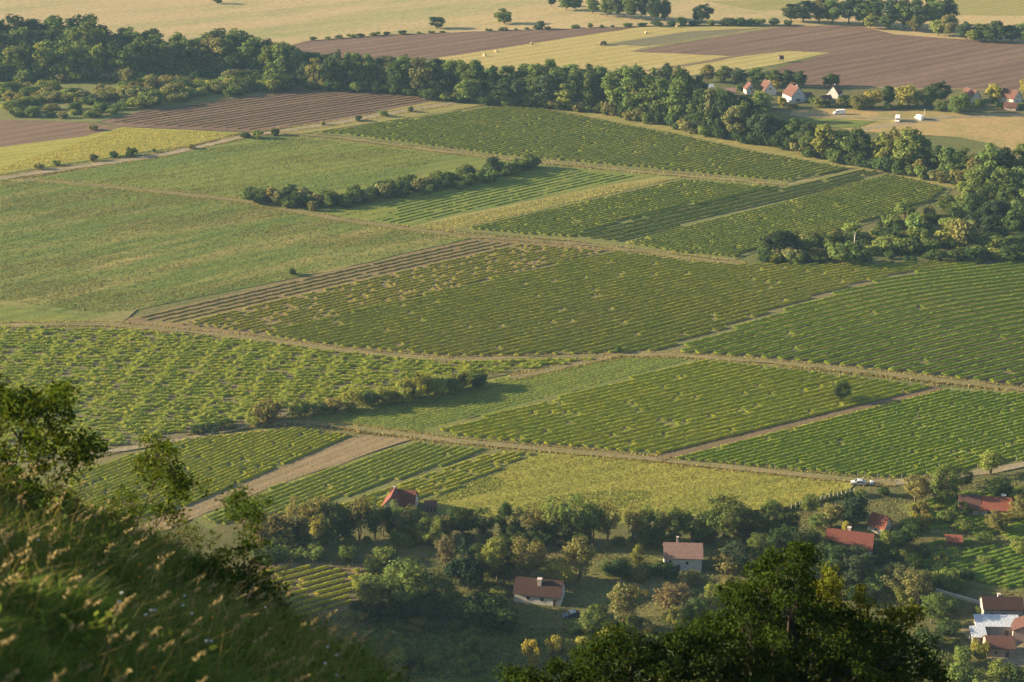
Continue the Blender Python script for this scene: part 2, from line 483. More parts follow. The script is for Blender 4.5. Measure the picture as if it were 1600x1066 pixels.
# beyond the hedge
field('striped_meadow', [(500, 336), (640, 303), (845, 258), (1066, 277), (890, 318), (705, 361), (620, 353)], M_GREEN, 1)
field('meadow', [(640, 356), (700, 340), (960, 288), (1030, 276), (1066, 278), (890, 318), (705, 361)], M_PALE, 2)
field('vineyard_soil', [(480, 208), (533, 203), (700, 175), (790, 164), (850, 168), (1066, 211), (1180, 236), (1332, 263), (1228, 287), (1066, 271), (760, 243), (533, 213)], M_VSOIL2, 1)
field('meadow', [(780, 160), (860, 163), (1066, 200), (1250, 238), (1350, 262), (1500, 288), (1490, 296), (1370, 270), (1332, 263), (1180, 236), (1066, 211), (850, 168)], M_PALE, 1)
field('vineyard_soil', [(705, 361), (890, 318), (1066, 278), (1228, 290), (1360, 266), (1490, 292), (1470, 310), (1300, 368), (1190, 392), (1145, 408), (1000, 391), (880, 376)], M_VSOIL2, 1)
# middle vineyards
field('vineyard_soil', [(190, 500), (740, 374), (880, 381), (962, 391), (400, 527), (195, 512)], M_VBROWN, 1)
field('vineyard_soil', [(390, 527), (962, 391), (1100, 408), (1200, 416), (1340, 412), (1600, 402), (1760, 396), (1760, 630), (1600, 608), (1200, 565), (1000, 552), (960, 556), (700, 561), (533, 546)], M_VSOIL, 1)
field('vineyard_soil', [(-150, 508), (170, 511), (390, 530), (533, 549), (700, 564), (958, 559), (770, 590), (640, 622), (450, 648), (420, 662), (290, 684), (170, 712), (-150, 760)], M_VSOIL, 1)
field('meadow', [(455, 655), (640, 622), (770, 592), (968, 558), (1092, 560), (660, 674), (560, 668)], M_GREEN, 1)
field('vineyard_soil', [(660, 674), (1092, 559), (1466, 605), (1022, 716), (850, 700), (700, 687)], M_VSOIL2, 1)
field('vineyard_soil', [(1022, 717), (1468, 606), (1600, 612), (1760, 622), (1760, 712), (1600, 724), (1500, 742), (1400, 754), (1340, 750), (1100, 727)], M_VSOIL2, 2)
field('vineyard_soil', [(100, 740), (290, 684), (480, 664), (562, 679), (280, 800), (60, 850)], M_VSOIL2, 1)
field('bare_field', [(562, 680), (646, 687), (440, 756), (300, 812), (230, 840), (200, 830)], M_DIRT, 2)
field('vineyard_soil', [(648, 688), (782, 702), (600, 760), (470, 805), (330, 830), (300, 812), (440, 756)], M_VSOIL2, 1)
field('vineyard_soil', [(782, 702), (842, 706), (690, 778), (590, 800), (470, 805), (600, 760)], M_VSOIL2, 2)
field('meadow', [(842, 705), (1022, 719), (1200, 738), (1338, 755), (1322, 772), (1240, 792), (960, 820), (690, 805), (655, 785)], M_GOLD, 1)
# gardens at the foot of the hill
field('garden_ground', [(200, 838), (470, 805), (690, 800), (960, 820), (1240, 792), (1322, 772), (1400, 757), (1600, 735), (1760, 720), (1760, 960), (1500, 1000), (1000, 990), (700, 980), (400, 960)], M_ORCHARD, 1)
field('lawn', [(390, 838), (560, 842), (700, 858), (690, 872), (560, 880), (400, 866)], M_LAWN, 2)
field('lawn', [(880, 890), (950, 876), (1040, 890), (1110, 935), (1100, 965), (900, 965), (880, 930)], M_LAWN, 2)
field('lawn', [(960, 848), (1160, 858), (1150, 900), (1090, 885), (960, 870)], M_LAWN, 2)
field('garden_vineyard_soil', [(1400, 790), (1500, 765), (1700, 780), (1700, 860), (1560, 850), (1440, 830)], M_VSOIL2, 2)
field('garden_vineyard_soil', [(1420, 850), (1500, 840), (1700, 870), (1700, 930), (1560, 925), (1430, 890)], M_VSOIL2, 2)
field('lawn', [(1400, 848), (1480, 845), (1470, 905), (1400, 890)], M_ORCHARD, 3)
field('garden_vineyard_soil', [(400, 880), (575, 882), (560, 950), (380, 990)], M_VBROWN, 2)
field('yard', [(1500, 985), (1600, 960), (1640, 1040), (1560, 1050)], M_LANE, 3)

# lanes and field tracks
track('dirt_road', [(-60, 288), (20, 276), (120, 262), (250, 243), (330, 227), (385, 212), (450, 205), (530, 192), (640, 171), (700, 162), (760, 157)], 7, M_LANE, 2)
track('field_path', [(40, 280), (233, 298), (383, 315), (533, 344), (640, 358), (740, 371), (880, 379), (1000, 393), (1100, 407), (1160, 413)], 4.2, M_LANE2, 2)
track('field_path', [(440, 208), (533, 216), (640, 231), (760, 245), (900, 259), (1066, 275), (1228, 289)], 4.0, M_LANE2, 3)
track('field_path', [(1228, 289), (1290, 278), (1340, 264), (1400, 272)], 4.5, M_LANE2, 2)
track('field_path', [(-60, 511), (60, 508), (170, 507), (300, 519), (390, 529), (533, 548), (620, 558), (700, 563), (800, 563), (900, 560), (968, 555)], 4.5, M_LANE2, 2)
track('field_path', [(800, 592), (880, 574), (968, 554), (1066, 556), (1200, 566), (1400, 587), (1600, 610), (1740, 628)], 4.0, M_LANE2, 3)
field('field_corner', [(130, 503), (165, 494), (215, 484), (200, 498), (185, 510)], M_LANE2, 3)
track('field_path', [(400, 664), (460, 657), (560, 671), (700, 689), (850, 702), (1020, 718), (1200, 738), (1340, 753), (1400, 757)], 3.6, M_LANE2, 3)
track('dirt_road', [(1340, 754), (1400, 757), (1480, 748), (1540, 737), (1640, 720)], 4.0, M_LANE, 3)
track('field_path', [(1025, 718), (1250, 662), (1468, 606)], 4.0, M_VBROWN, 3)
track('field_path', [(140, 712), (250, 694), (330, 678), (440, 662)], 2.5, M_LANE, 3)
track('dirt_road', [(1235, 180), (1330, 184), (1420, 187), (1490, 183), (1700, 180)], 5.0, M_LANE, 3)
track('dirt_road', [(1340, 204), (1420, 192), (1470, 188)], 5.0, M_LANE, 2)
track('field_path', [(1000, 78), (1100, 60), (1215, 42)], 6.0, M_LANE2, 3)
track('field_path', [(1010, 112), (1100, 98), (1150, 88), (1215, 80)], 5.0, M_VBROWN, 3)

# ------------------------------------------------------------------ vineyards: one thing each, every row a part
def idx_mesh(name, V, F):
    me = bpy.data.meshes.new(name)
    V = np.ascontiguousarray(V, dtype=np.float32); F = np.ascontiguousarray(F, dtype=np.int32)
    me.vertices.add(len(V)); me.vertices.foreach_set('co', V.reshape(-1))
    me.loops.add(F.size); me.loops.foreach_set('vertex_index', F.reshape(-1))
    me.polygons.add(len(F)); me.polygons.foreach_set('loop_start', np.arange(0, F.size, F.shape[1], dtype=np.int32))
    me.update(calc_edges=True)
    return me

def clip_row(P, c, s, off):
    """segments of the line {off along the normal} inside polygon P, as intervals along (c,s)"""
    xs = []
    n = len(P)
    for i in range(n):
        a, b = P[i], P[(i + 1) % n]
        va = -a.x * s + a.y * c - off; vb = -b.x * s + b.y * c - off
        if (va > 0) != (vb > 0):
            t = va / (va - vb)
            q = a.lerp(b, t)
            xs.append(q.x * c + q.y * s)
    xs.sort()
    return list(zip(xs[::2], xs[1::2]))

ROWLEN = [0, 0]
def patchy(x, y, k):
    return (np.sin(x / 17 + k) * np.sin(y / 13 + 2 * k) + np.sin(x / 7.3 - y / 9.1 + k * 3) * .7 + np.sin(x / 41 + y / 29 - k) * .9)

def vineyard(label, px, dirpx, sp_px, h, w, per_m, q, col, gap=.05, posts=0.0, patch=0.0, plant=1.0, post_h=1.7, trans=.52, vary=.35, body=True, rough=0.0):
    sp_px *= .70; h *= .76; w *= .84; gap *= .35
    rng = np.random.default_rng(abs(hash(px[0])) % 100000)
    P = ground_poly(px)
    ang = dir_ang(*dirpx)
    c, s = math.cos(ang), math.sin(ang)
    mx = sum(p[0] for p in px) / len(px); my = sum(p[1] for p in px) / len(px)
    d = G(mx, my + sp_px / 2) - G(mx, my - sp_px / 2)
    sp = abs(-d.x * s + d.y * c)
    offs = [-p.x * s + p.y * c for p in P]
    base = G(mx, my)
    root = empty('vineyard', base)
    tag(root, label, 'vineyard', 'vineyards on the plain')
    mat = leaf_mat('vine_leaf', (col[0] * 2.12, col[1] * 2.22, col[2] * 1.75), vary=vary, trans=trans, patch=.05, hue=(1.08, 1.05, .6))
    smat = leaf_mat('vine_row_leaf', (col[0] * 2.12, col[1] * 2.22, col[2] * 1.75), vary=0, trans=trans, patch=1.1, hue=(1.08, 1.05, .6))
    o = min(offs) + sp * .5
    kk = rng.uniform(0, 9)
    pv = []
    rows = 0
    while o < max(offs):
        for a, b in clip_row(P, c, s, o):
            a += rng.uniform(.5, 2.0); b -= rng.uniform(.5, 2.0)
            if b - a < 4: continue
            n = max(3, int((b - a) * per_m * 1.6))
            t = np.sort(rng.uniform(a, b, n))
            # plants along the row: thick at the stem, thinner between
            ph = np.floor(t / plant)
            vig = np.sin(ph * 12.9898 + o * 3.1) * 43758.5453; vig = vig - np.floor(vig)
            frac = t / plant - ph - .5
            keep = vig > gap
            X0 = c * t - s * o; Y0 = s * t + c * o
            if patch > 0: keep &= patchy(X0, Y0, kk) < 1.9 - patch + .6 * np.sin(ph * 78.233 + o * 37.7)
            t, vig, frac, X0, Y0 = t[keep], vig[keep], frac[keep], X0[keep], Y0[keep]
            n = len(t)
            if n < 3: continue
            lat = np.clip(rng.normal(size=n) * .5, -1.15, 1.15) * w * .66
            up = h * (1.02 - .42 * (lat / (w * .66)) ** 2 + rng.uniform(-.16, .08, n)) * (.86 + .16 * vig)
            wob = np.sin(t / 6.0 + o) * .06
            xx = X0 - s * (lat + wob); yy = Y0 + c * (lat + wob)
            zz = hgt(xx, yy) + up
            Pn = np.stack([xx, yy, zz], 1)
            bias = np.stack([-s * lat * .5 - .25, c * lat * .5, np.full(n, .8)], 1)
            V = leaf_quads(Pn, q * .52 * rng.uniform(.7, 1.3, n), bias, rng, .7, .8).reshape(-1, 3)
            F = np.arange(len(V)).reshape(-1, 4)
            # the leafy body of the row: a rough hedge-like strip, open where plants are missing
            ds = .8; st = np.arange(a, b, ds); m = len(st)
            pk = np.floor(st / plant); pvig = np.sin(pk * 12.9898 + o * 3.1) * 43758.5453; pvig = pvig - np.floor(pvig)
            sx_ = c * st - s * o; sy_ = s * st + c * o
            ok = pvig > gap
            if patch > 0: ok &= patchy(sx_, sy_, kk) < 1.9 - patch + .6 * np.sin(pk * 78.233 + o * 37.7)
            hh = h * (.80 + .16 * pvig) * (1 + .4 * rough * np.sin(pk * 9.1 + o)) * (1 + .06 * rng.normal(size=m)); hw = w * .66 * (1 + .14 * rng.normal(size=m))
            cs = np.array([-1, -.66, 0, .66, 1.]); cz = np.array([.42, .84, 1., .84, .42])
            la = st[:, None] + .12 * rng.normal(size=(m, 5))
            lb = o + np.sin(st / 6.0 + o)[:, None] * .06 + cs * hw[:, None] * (1 + .10 * rng.normal(size=(m, 5))) + rough * np.sin(pk * 5.3 + o * 7.7)[:, None]
            bx_ = c * la - s * lb; by_ = s * la + c * lb
            bz_ = hgt(bx_, by_) + cz * hh[:, None] * (1 + .10 * rng.normal(size=(m, 5)))
            BV = np.stack([bx_, by_, bz_], -1).reshape(-1, 3)
            fi = np.nonzero(ok[:-1] & ok[1:])[0]
            BF = (fi[:, None, None] * 5 + np.array([[k, k + 1, k + 6, k + 5] for k in range(4)])[None]).reshape(-1, 4) + len(V)
            if not body: BF = BF[:0]
            V = np.concatenate([V, BV]) - np.array(base)
            ROWLEN[0] += b - a; ROWLEN[1] += len(F) + len(BF)
            vm = idx_mesh('vine_row', V, np.concatenate([F, BF])); vm.materials.append(mat); vm.materials.append(smat)
            vm.polygons.foreach_set('material_index', np.concatenate([np.zeros(len(F), np.int32), np.ones(len(BF), np.int32)]))
            tag(link('vine_row', vm, None, root), kind='stuff')
            rows += 1
            if posts > 0:
                k = max(1, int((b - a) / posts))
                for tt in np.linspace(a - .6, b + .6, k + 1):
                    x = c * tt - s * o; y = s * tt + c * o
                    pv.append((x, y, float(hgt(x, y))))
        o += sp
    if pv:
        B = MB()
        for x, y, z in pv:
            x -= base.x; y -= base.y; z -= base.z
            B.box(x - .05, x + .05, y - .05, y + .05, z - .1, z + post_h * rng.uniform(.9, 1.1))
        tag(B.build('trellis_posts', M_POST, root), kind='stuff')
    return root

M_POST = plain_mat('weathered_post', (.42, .36, .28), .9, .2)
VG = (.115, .150, .030); VY = (.175, .175, .032); VD = (.085, .125, .030); VO = (.12, .14, .045)

vineyard('broad vineyard of straight dark green rows at the right edge, above the field path',
    [(1040, 552), (1250, 478), (1450, 424), (1600, 408), (1740, 402), (1740, 624), (1600, 606), (1400, 583), (1200, 563)], ((1350, 582), (1600, 522)), 12.2, 1.95, .98, 8, .58, VG, .02, posts=0, plant=1.2)
vineyard('wide vineyard of fine curving rows in the middle of the plain',
    [(400, 525), (962, 393), (1100, 410), (1150, 414), (1330, 414), (1560, 408), (1430, 424), (1240, 476), (1025, 550), (960, 554), (700, 559), (533, 544)], ((533, 520), (1066, 412)), 7.3, 1.45, .85, 7, .58, (.135, .150, .034), .03)
vineyard('long strip of thin vines on brown soil along the rough meadow',
    [(200, 499), (740, 376), (812, 381), (268, 507)], ((200, 495), (740, 373)), 8, .8, .6, 4, .5, (.13, .125, .042), .04, posts=16, rough=.3)
vineyard('long strip of yellow-green vines below the thin ones on brown soil',
    [(274, 508), (818, 382), (955, 392), (405, 524)], ((200, 495), (740, 373)), 6.0, 1.1, .9, 5, .52, (.165, .165, .04), .25, posts=14, rough=.3)
vineyard('bushy vineyard with bare soil patches at the left edge, below the field path',
    [(-120, 513), (170, 514), (390, 533), (533, 552), (700, 567), (940, 562), (770, 586), (640, 618), (450, 640), (300, 676), (170, 702), (-120, 745)], ((0, 600), (500, 588)), 6.6, 1.45, 1.25, 6.5, .62, (.14, .160, .034), .28, patch=.0, plant=1.7, rough=.6)
vineyard('bright yellow-green vineyard with wooden posts around the small round tree',
    [(680, 674), (1095, 562), (1460, 605), (1030, 712), (850, 697), (710, 684)], ((1020, 715), (1470, 605)), 8.2, 1.45, .8, 7, .55, (.158, .178, .034), .05, posts=11, patch=.0)
vineyard('deep green vineyard behind the parked silver car',
    [(1040, 720), (1475, 610), (1600, 615), (1740, 624), (1740, 706), (1600, 720), (1500, 738), (1400, 750), (1340, 746), (1110, 725)], ((1040, 722), (1475, 612)), 7.8, 1.4, .85, 7.5, .55, (.125, .160, .032), .05, posts=13)
vineyard('vineyard of tall stakes beside the bare strip of dirt',
    [(110, 742), (290, 687), (475, 668), (552, 681), (400, 745), (280, 795), (70, 842)], ((280, 800), (562, 679)), 7.6, 1.25, .8, 6, .5, (.165, .178, .036), .08, posts=8, post_h=2.3)
vineyard('narrow vineyard of pale green rows below the bare strip of dirt',
    [(652, 691), (775, 703), (600, 757), (470, 800), (340, 824), (310, 812), (440, 758)], ((330, 815), (652, 690)), 9.0, 1.15, .8, 7, .5, (.16, .18, .05), .04, posts=9)
vineyard('weedy strip of vines between the pale green rows and the golden meadow',
    [(785, 705), (838, 708), (690, 774), (600, 795), (500, 800), (610, 760)], ((600, 790), (838, 706)), 8.0, 1.1, .9, 5, .5, (.18, .185, .04), .25, patch=.3)
vineyard('dense olive vineyard along the belt of trees beyond the hedge',
    [(490, 209), (700, 178), (790, 167), (850, 171), (1066, 213), (1180, 238), (1325, 264), (1228, 285), (1066, 269), (760, 241), (533, 211)], ((533, 212), (790, 167)), 4.6, 1.6, 1.2, 3.2, .85, (.12, .135, .045), .06, plant=2)
vineyard('dense olive vineyard between the pale grass strip and the dark striped rows',
    [(722, 359), (1066, 282), (1215, 293), (1000, 338), (890, 372), (800, 366)], ((712, 362), (1066, 282)), 5.0, 1.6, 1.1, 3.8, .8, (.12, .135, .042), .06)
vineyard('five dark widely spaced vine rows running up to the tree belt',
    [(895, 373), (1005, 339), (1220, 293), (1362, 266), (1385, 272), (1200, 318), (965, 380)], ((895, 373), (1362, 266)), 9, 1.7, .8, 6, .75, (.06, .085, .026), .02)
vineyard('dense olive vineyard bordering the right-hand scrub',
    [(975, 382), (1210, 320), (1392, 274), (1480, 294), (1460, 312), (1300, 364), (1190, 388), (1145, 404), (1060, 397)], ((975, 382), (1392, 274)), 5.0, 1.6, 1.1, 3.8, .8, (.12, .135, .044), .06)
vineyard('young vines dotted over brown soil below the left-hand wood',
    [(165, 191), (215, 177), (400, 152), (480, 140), (600, 146), (690, 156), (640, 164), (520, 187), (400, 204), (220, 196)], ((200, 196), (540, 141)), 5.4, .6, .55, 1.0, .8, (.062, .056, .025), .0, plant=2, rough=.2)
vineyard('faint green crop rows below the long hedge',
    [(530, 335), (650, 305), (850, 262), (1000, 275), (700, 338), (620, 352)], ((530, 335), (850, 262)), 6.5, .7, 1.0, 2.4, .7, (.115, .15, .04), .1, patch=.2)
vineyard('garden vines on the sunny slope beside the orange-roofed farmhouse',
    [(1405, 792), (1500, 768), (1690, 782), (1690, 858), (1560, 846), (1440, 828)], ((1410, 830), (1600, 770)), 9, 1.3, 1.5, 6, .5, (.105, .145, .032), .3, patch=.5, plant=2)
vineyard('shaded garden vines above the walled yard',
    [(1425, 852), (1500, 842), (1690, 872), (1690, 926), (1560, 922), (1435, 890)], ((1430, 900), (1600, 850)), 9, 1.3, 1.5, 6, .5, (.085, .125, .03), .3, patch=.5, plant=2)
vineyard('small terraced vineyard of sunlit gnarled vines below the tree row',
    [(400, 886), (570, 885), (555, 945), (390, 985)], ((420, 920), (570, 880)), 13, 1.4, .8, 8, .4, (.18, .19, .036), .08, posts=6)
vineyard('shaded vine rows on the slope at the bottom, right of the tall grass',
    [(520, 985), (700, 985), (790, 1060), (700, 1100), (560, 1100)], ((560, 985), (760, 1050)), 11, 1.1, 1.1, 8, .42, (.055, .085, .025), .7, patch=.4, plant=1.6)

print('ROWS', ROWLEN)

vineyard('low green crop rows in the strip right of the tall hedge',
    [(520, 655), (770, 598), (965, 562), (1075, 563), (660, 668), (570, 663)], ((660, 672), (1085, 562)), 5.5, .55, .9, 4, .5, (.12, .15, .04), .1, body=False)
# wheel ruts on the tracks
M_RUT = field_mat('wheel_rut_dirt', (.25, .20, .115), (.20, .165, .085), (.16, .15, .06), scale=.1, fine=1.5, patch=.1)
def ruts(px, gap=1.5):
    pts = [G(*p).xy for p in px]
    for sgn in (-1, 1):
        off = []
        for i, p in enumerate(pts):
            d = (pts[min(i + 1, len(pts) - 1)] - pts[max(i - 1, 0)]).normalized()
            off.append(p + Vector((-d.y, d.x)) * sgn * gap / 2)
        LAYER.append(.32); track('wheel_rut', None, .55, M_RUT, len(LAYER) - 1, .10, off)
ruts([(400, 664), (460, 657), (560, 671), (700, 689), (850, 702), (1020, 718), (1200, 738), (1340, 753), (1400, 757)])
ruts([(800, 592), (880, 574), (968, 554), (1066, 556), (1200, 566), (1400, 587), (1600, 610), (1740, 628)])
ruts([(60, 508), (170, 507), (300, 519), (390, 529), (533, 548), (620, 558), (700, 563), (800, 563), (900, 560), (968, 555)])
ruts([(40, 280), (233, 298), (383, 315), (533, 344), (640, 358), (740, 371), (880, 379), (1000, 393), (1100, 407), (1160, 413)])

# ------------------------------------------------------------------ trees and shrubs
M_LEAF = leaf_mat('tree_leaf', None, vary=.40, trans=.42)
M_NEEDLE = leaf_mat('needle_leaf', None, vary=.35, trans=.12, hue=(1, 1, .8))
M_BARK = plain_mat('bark', (.12, .09, .065), .95, .35, 3.0)
M_BARK_PALE = plain_mat('pale_bark', (.26, .22, .17), .95, .3, 3.0)

def crown_mesh(name, seed, H, R, z0, n_clump, leaves, leaf, shape='round', irr=.35, clump=.36):
    """leaf clumps spread through an uneven crown; returns mesh and the clump centres"""
    rng = np.random.default_rng(seed)
    C, rad = [], []
    zc = (H + z0) / 2; hz = (H - z0) / 2
    lob = rng.normal(size=(5, 3)); lob = lob / np.linalg.norm(lob, axis=1, keepdims=True); amp = rng.uniform(-irr, irr, 5)
    tries = 0
    while len(C) < n_clump and tries < 6000:
        tries += 1
        d = rng.normal(size=3); d /= np.linalg.norm(d)
        r = rng.uniform(.25, 1) ** .45
        k = 1 + float(np.sum(amp * np.maximum(0, lob @ d) ** 2))
        p = d * r * k
        if shape == 'tall': wid = 1.0 - .35 * abs(p[2]) ** 1.5
        elif shape == 'cone': wid = max(.08, (1 - (p[2] + 1) / 2) * 1.35)
        elif shape == 'flat': wid = 1.0 + .25 * p[2]; 
        else: wid = 1.0
        if shape == 'shrub' and p[2] < -.75: continue
        c = np.array([p[0] * R * wid * (1 - clump * .5), p[1] * R * wid * (1 - clump * .5), zc + p[2] * hz * (1 - clump * .45)])
        rr = R * clump * rng.uniform(.65, 1.25) * (max(.45, wid) if shape == 'cone' else 1)
        C.append(c); rad.append(rr)
    C = np.array(C); rad = np.array(rad)
    per = np.maximum(6, (leaves * rad ** 2 / np.sum(rad ** 2))).astype(int)
    idx = np.repeat(np.arange(len(C)), per)
    n = len(idx)
    d = unit(rng.normal(size=(n, 3)))
    r = rng.uniform(size=n) ** .4
    P = C[idx] + d * (rad[idx] * r)[:, None] * np.array([1, 1, .8])
    P[:, 2] = np.maximum(P[:, 2], .02 * H)
    out = unit(P - np.array([0, 0, zc]) * .8)
    V = leaf_quads(P, leaf * rng.uniform(.6, 1.4, n), d * .9 + out * .5 + np.array([0, 0, .25]), rng, .55, .75)
    return quads_mesh(name, V), C

def trunk_mesh(name, seed, H, z0, C, r0, limbs=7, lean=.03, stems=1):
    rng = np.random.default_rng(seed + 77)
    B = MB()
    for st in range(stems):
        off = Vector((rng.normal() * .12 * (stems > 1), rng.normal() * .12 * (stems > 1), 0)) * H * .15
        top = Vector((rng.normal() * lean * H, rng.normal() * lean * H, H * .82)) + off * 3
        pts = [Vector((0, 0, -.25)) + off, Vector((rng.normal() * .01 * H, 0, H * .03)) + off]
        for k in range(1, 6):
            f = k / 5
            pts.append(off + (top - off) * f + Vector((rng.normal(), rng.normal(), 0)) * .012 * H)
        rr = [r0 * 1.5, r0] + [r0 * (1 - .17 * k) for k in range(1, 6)]
        B.tube(pts, rr, 7)
        ch = rng.permutation(len(C))[:limbs]
        for i in ch:
            c = Vector(C[i])
            f = max(.22, min(.75, (c.z - H * .15) / H))
            s = pts[1].lerp(pts[-1], f)
            m = s.lerp(c, .55) + Vector((0, 0, -.03 * H))
            B.tube([s, m, c], [r0 * .42, r0 * .28, r0 * .1], 5)
    return B.mesh(name, True)

PROTO = {}
def proto(key, seed, H, R, z0, n_clump, leaves, leaf, shape, r0, bark, irr=.35, clump=.36, limbs=7, stems=1, needle=False):
    cm, C = crown_mesh('crown', seed, H, R, z0, n_clump, leaves, leaf, shape, irr, clump)
    cm.materials.append(M_NEEDLE if needle else M_LEAF)
    tm = trunk_mesh('trunk', seed, H, z0, C, r0, limbs, stems=stems)
    tm.materials.append(bark)
    PROTO.setdefault(key, []).append((cm, tm, H, R))
for i in range(4): proto('round', 10 + i, 10, 4.2, .5, 44, 3200, .62, 'round', .28, M_BARK, .4, .34)
for i in range(4): proto('tall', 20 + i, 14, 3.6, .6, 46, 3200, .66, 'tall', .26, M_BARK, .45, .40)
for i in range(3): proto('acacia', 30 + i, 11, 3.6, 2.2, 40, 2400, .45, 'round', .19, M_BARK, .5, .34, 10, 2)
for i in range(3): proto('fine', 40 + i, 9, 3.6, 1.6, 60, 5200, .34, 'round', .22, M_BARK, .4, .30, 9)
for i in range(2): proto('finetall', 45 + i, 12, 3.2, 2.4, 56, 4600, .36, 'tall', .2, M_BARK, .5, .34, 9)
for i in range(2): proto('finefork', 48 + i, 8, 3.6, 2.0, 40, 3200, .32, 'round', .25, M_BARK, .5, .27, 14, 2)
for i in range(2): proto('spruce', 50 + i, 12, 3.6, .5, 90, 5200, .40, 'cone', .22, M_BARK, .15, .30, 3, needle=True)
for i in range(2): proto('pine', 55 + i, 8, 3.6, .8, 60, 4800, .34, 'round', .24, M_BARK, .3, .34, 4, needle=True)
for i in range(4): proto('shrub', 60 + i, 3, 2.1, .1, 22, 1100, .42, 'shrub', .07, M_BARK, .45, .40, 5, 3)
for i in range(3): proto('fineshrub', 70 + i, 3, 2.1, .1, 30, 2600, .24, 'shrub', .06, M_BARK, .45, .36, 5, 3)

TONE = {'dark': (.055, .088, .028), 'mid': (.088, .122, .033), 'light': (.145, .170, .040), 'yellow': (.21, .20, .045), 'olive': (.125, .125, .045),
        'brown': (.105, .092, .045), 'blue': (.058, .085, .042), 'needle': (.028, .045, .022)}
TONEWORD = {'dark': 'dark green', 'mid': 'mid green', 'light': 'light green', 'yellow': 'yellow-green', 'olive': 'olive green', 'brown': 'brownish',
            'blue': 'bluish dark green', 'needle': 'blackish green'}
SIZEWORD = ((4, 'low'), (8, 'small'), (12, 'medium'), (17, 'tall'), (99, 'very tall'))
NPL = [0]
def plant(kind, loc, height, width, tone, name, cat, label, group=None, seed=None, limits=None):
    rng = random.Random(NPL[0] * 7 + 3); NPL[0] += 1
    cm, tm, H, R = PROTO[kind][rng.randrange(len(PROTO[kind]))]
    root = empty(name, loc, rng.uniform(0, 6.28))
    sx = width / (2 * R * 1.02); sz = height / H
    if sx > sz * 1.9: sx = sz * 1.9
    tag(root, label, cat, group)
    for nm, me in (('trunk' if 'shrub' not in kind else 'stem', tm), ('crown', cm)):
        o = bpy.data.objects.new(nm, me); COL.objects.link(o); o.parent = root
        o.scale = (sx, sx * rng.uniform(.9, 1.1), sz)
        if nm == 'crown':
            t = TONE[tone]; k = (1.1 if tone in ('dark', 'blue', 'needle') else 1.5) * rng.uniform(.78, 1.22); w = rng.uniform(-.08, .08)
            o.color = (t[0] * k * (1 + w), t[1] * k, t[2] * k * (1 - w), 1)
    return root

def place(kind, x, yb, yt, w, tone, name='tree', cat='tree', label='', group=None, t0=150.0):
    """plant standing on the ground seen at pixel (x, yb), its top at pixel row yt, w pixels wide"""
    p = G(x, yb, t0)
    t = depth(p)
    dep = math.atan2(CAM_Z - p.z, p.y)
    hm = (yb - yt) * t / FPX / math.cos(dep) * .98
    # the far side of the crown lifts the outline a little: take that off
    return plant(kind, p - Vector((0, 0, .05)), max(.6, hm - .12 * w * t / FPX * math.sin(dep)), w * t / FPX, tone, name, cat, label, group)

class Set:
    """plants of one stand: gathers them, then labels each by its look and its place in the stand"""
    def __init__(s, where, group, noun='tree'): s.items = []; s.where = where; s.group = group; s.noun = noun
    def add(s, kind, x, yb, yt, w, tone): s.items.append((x, yb, yt, w, tone, kind))
    def flush(s):
        cnt = {}
        s.items.sort(key=lambda a: a[0])
        tot = {}
        for it in s.items: tot[it[4]] = tot.get(it[4], 0) + 1
        for x, yb, yt, w, tone, kind in s.items:
            cnt[tone] = cnt.get(tone, 0) + 1
            lab = f'lone {TONEWORD[tone]} {s.noun} {s.where}' if tot[tone] == 1 else f'{ordinal(cnt[tone])} {TONEWORD[tone]} {s.noun} from the left {s.where}'
            nm = s.noun.replace(' ', '_')
            place(kind, x, yb, yt, w, tone, nm, s.noun, lab, s.group)

R1 = random.Random(42)
def lerp_tab(tab, x):
    for (x0, y0), (x1, y1) in zip(tab, tab[1:]):
        if x <= x1: return y0 + (y1 - y0) * max(0, (x - x0)) / (x1 - x0)
    return tab[-1][1]

def belt(S, x0, x1, base, top, step, w, tones, kinds, jb=3, jt=6, wj=.3):
    x = x0
    while x < x1:
        yb = lerp_tab(base, x) + R1.uniform(-jb, jb); yt = lerp_tab(top, x) + R1.uniform(-jt, jt)
        S.add(R1.choice(kinds), x + R1.uniform(-.3, .3) * step, yb, min(yt, yb - 12), w * 1.22 * R1.uniform(1 - wj, 1 + wj), R1.choice(tones))
        x += step * R1.uniform(.75, 1.25)

BK = ['round', 'round', 'tall', 'tall']
# wood at the upper left
S = Set("in the upper left wood's back rows", 'wood at the upper left')
belt(S, -20, 250, [(0, 92), (250, 88)], [(0, 24), (130, 24), (170, 46), (250, 44)], 26, 42, ['blue', 'dark', 'blue', 'mid'], BK)
belt(S, -10, 470, [(0, 104), (250, 100), (470, 108)], [(0, 40), (60, 44), (140, 32), (180, 52), (300, 50), (360, 44), (470, 64)], 24, 40, ['blue', 'dark', 'mid'], BK)
S.flush()
S = Set("in the upper left wood's front row", 'wood at the upper left')
belt(S, -8, 480, [(0, 122), (200, 122), (320, 112), (480, 126)], [(0, 72), (60, 62), (120, 66), (250, 62), (340, 50), (480, 74)], 20, 38, ['mid', 'dark', 'mid', 'olive', 'light'], BK)
S.add('tall', 368, 112, 44, 36, 'mid')
S.flush()
S = Set('added for shade under the upper left wood', 'wood at the upper left', 'bush')  # bushes added to darken the shadowed ground under the wood
belt(S, -8, 480, [(0, 126), (200, 127), (320, 122), (480, 132)], [(0, 106), (200, 108), (320, 104), (480, 114)], 14, 30, ['dark', 'mid', 'blue', 'olive'], ['shrub'], 2, 5)
S.flush()
S = Set('in the scrub above the brown plot', 'scrub at the upper left', 'shrub')
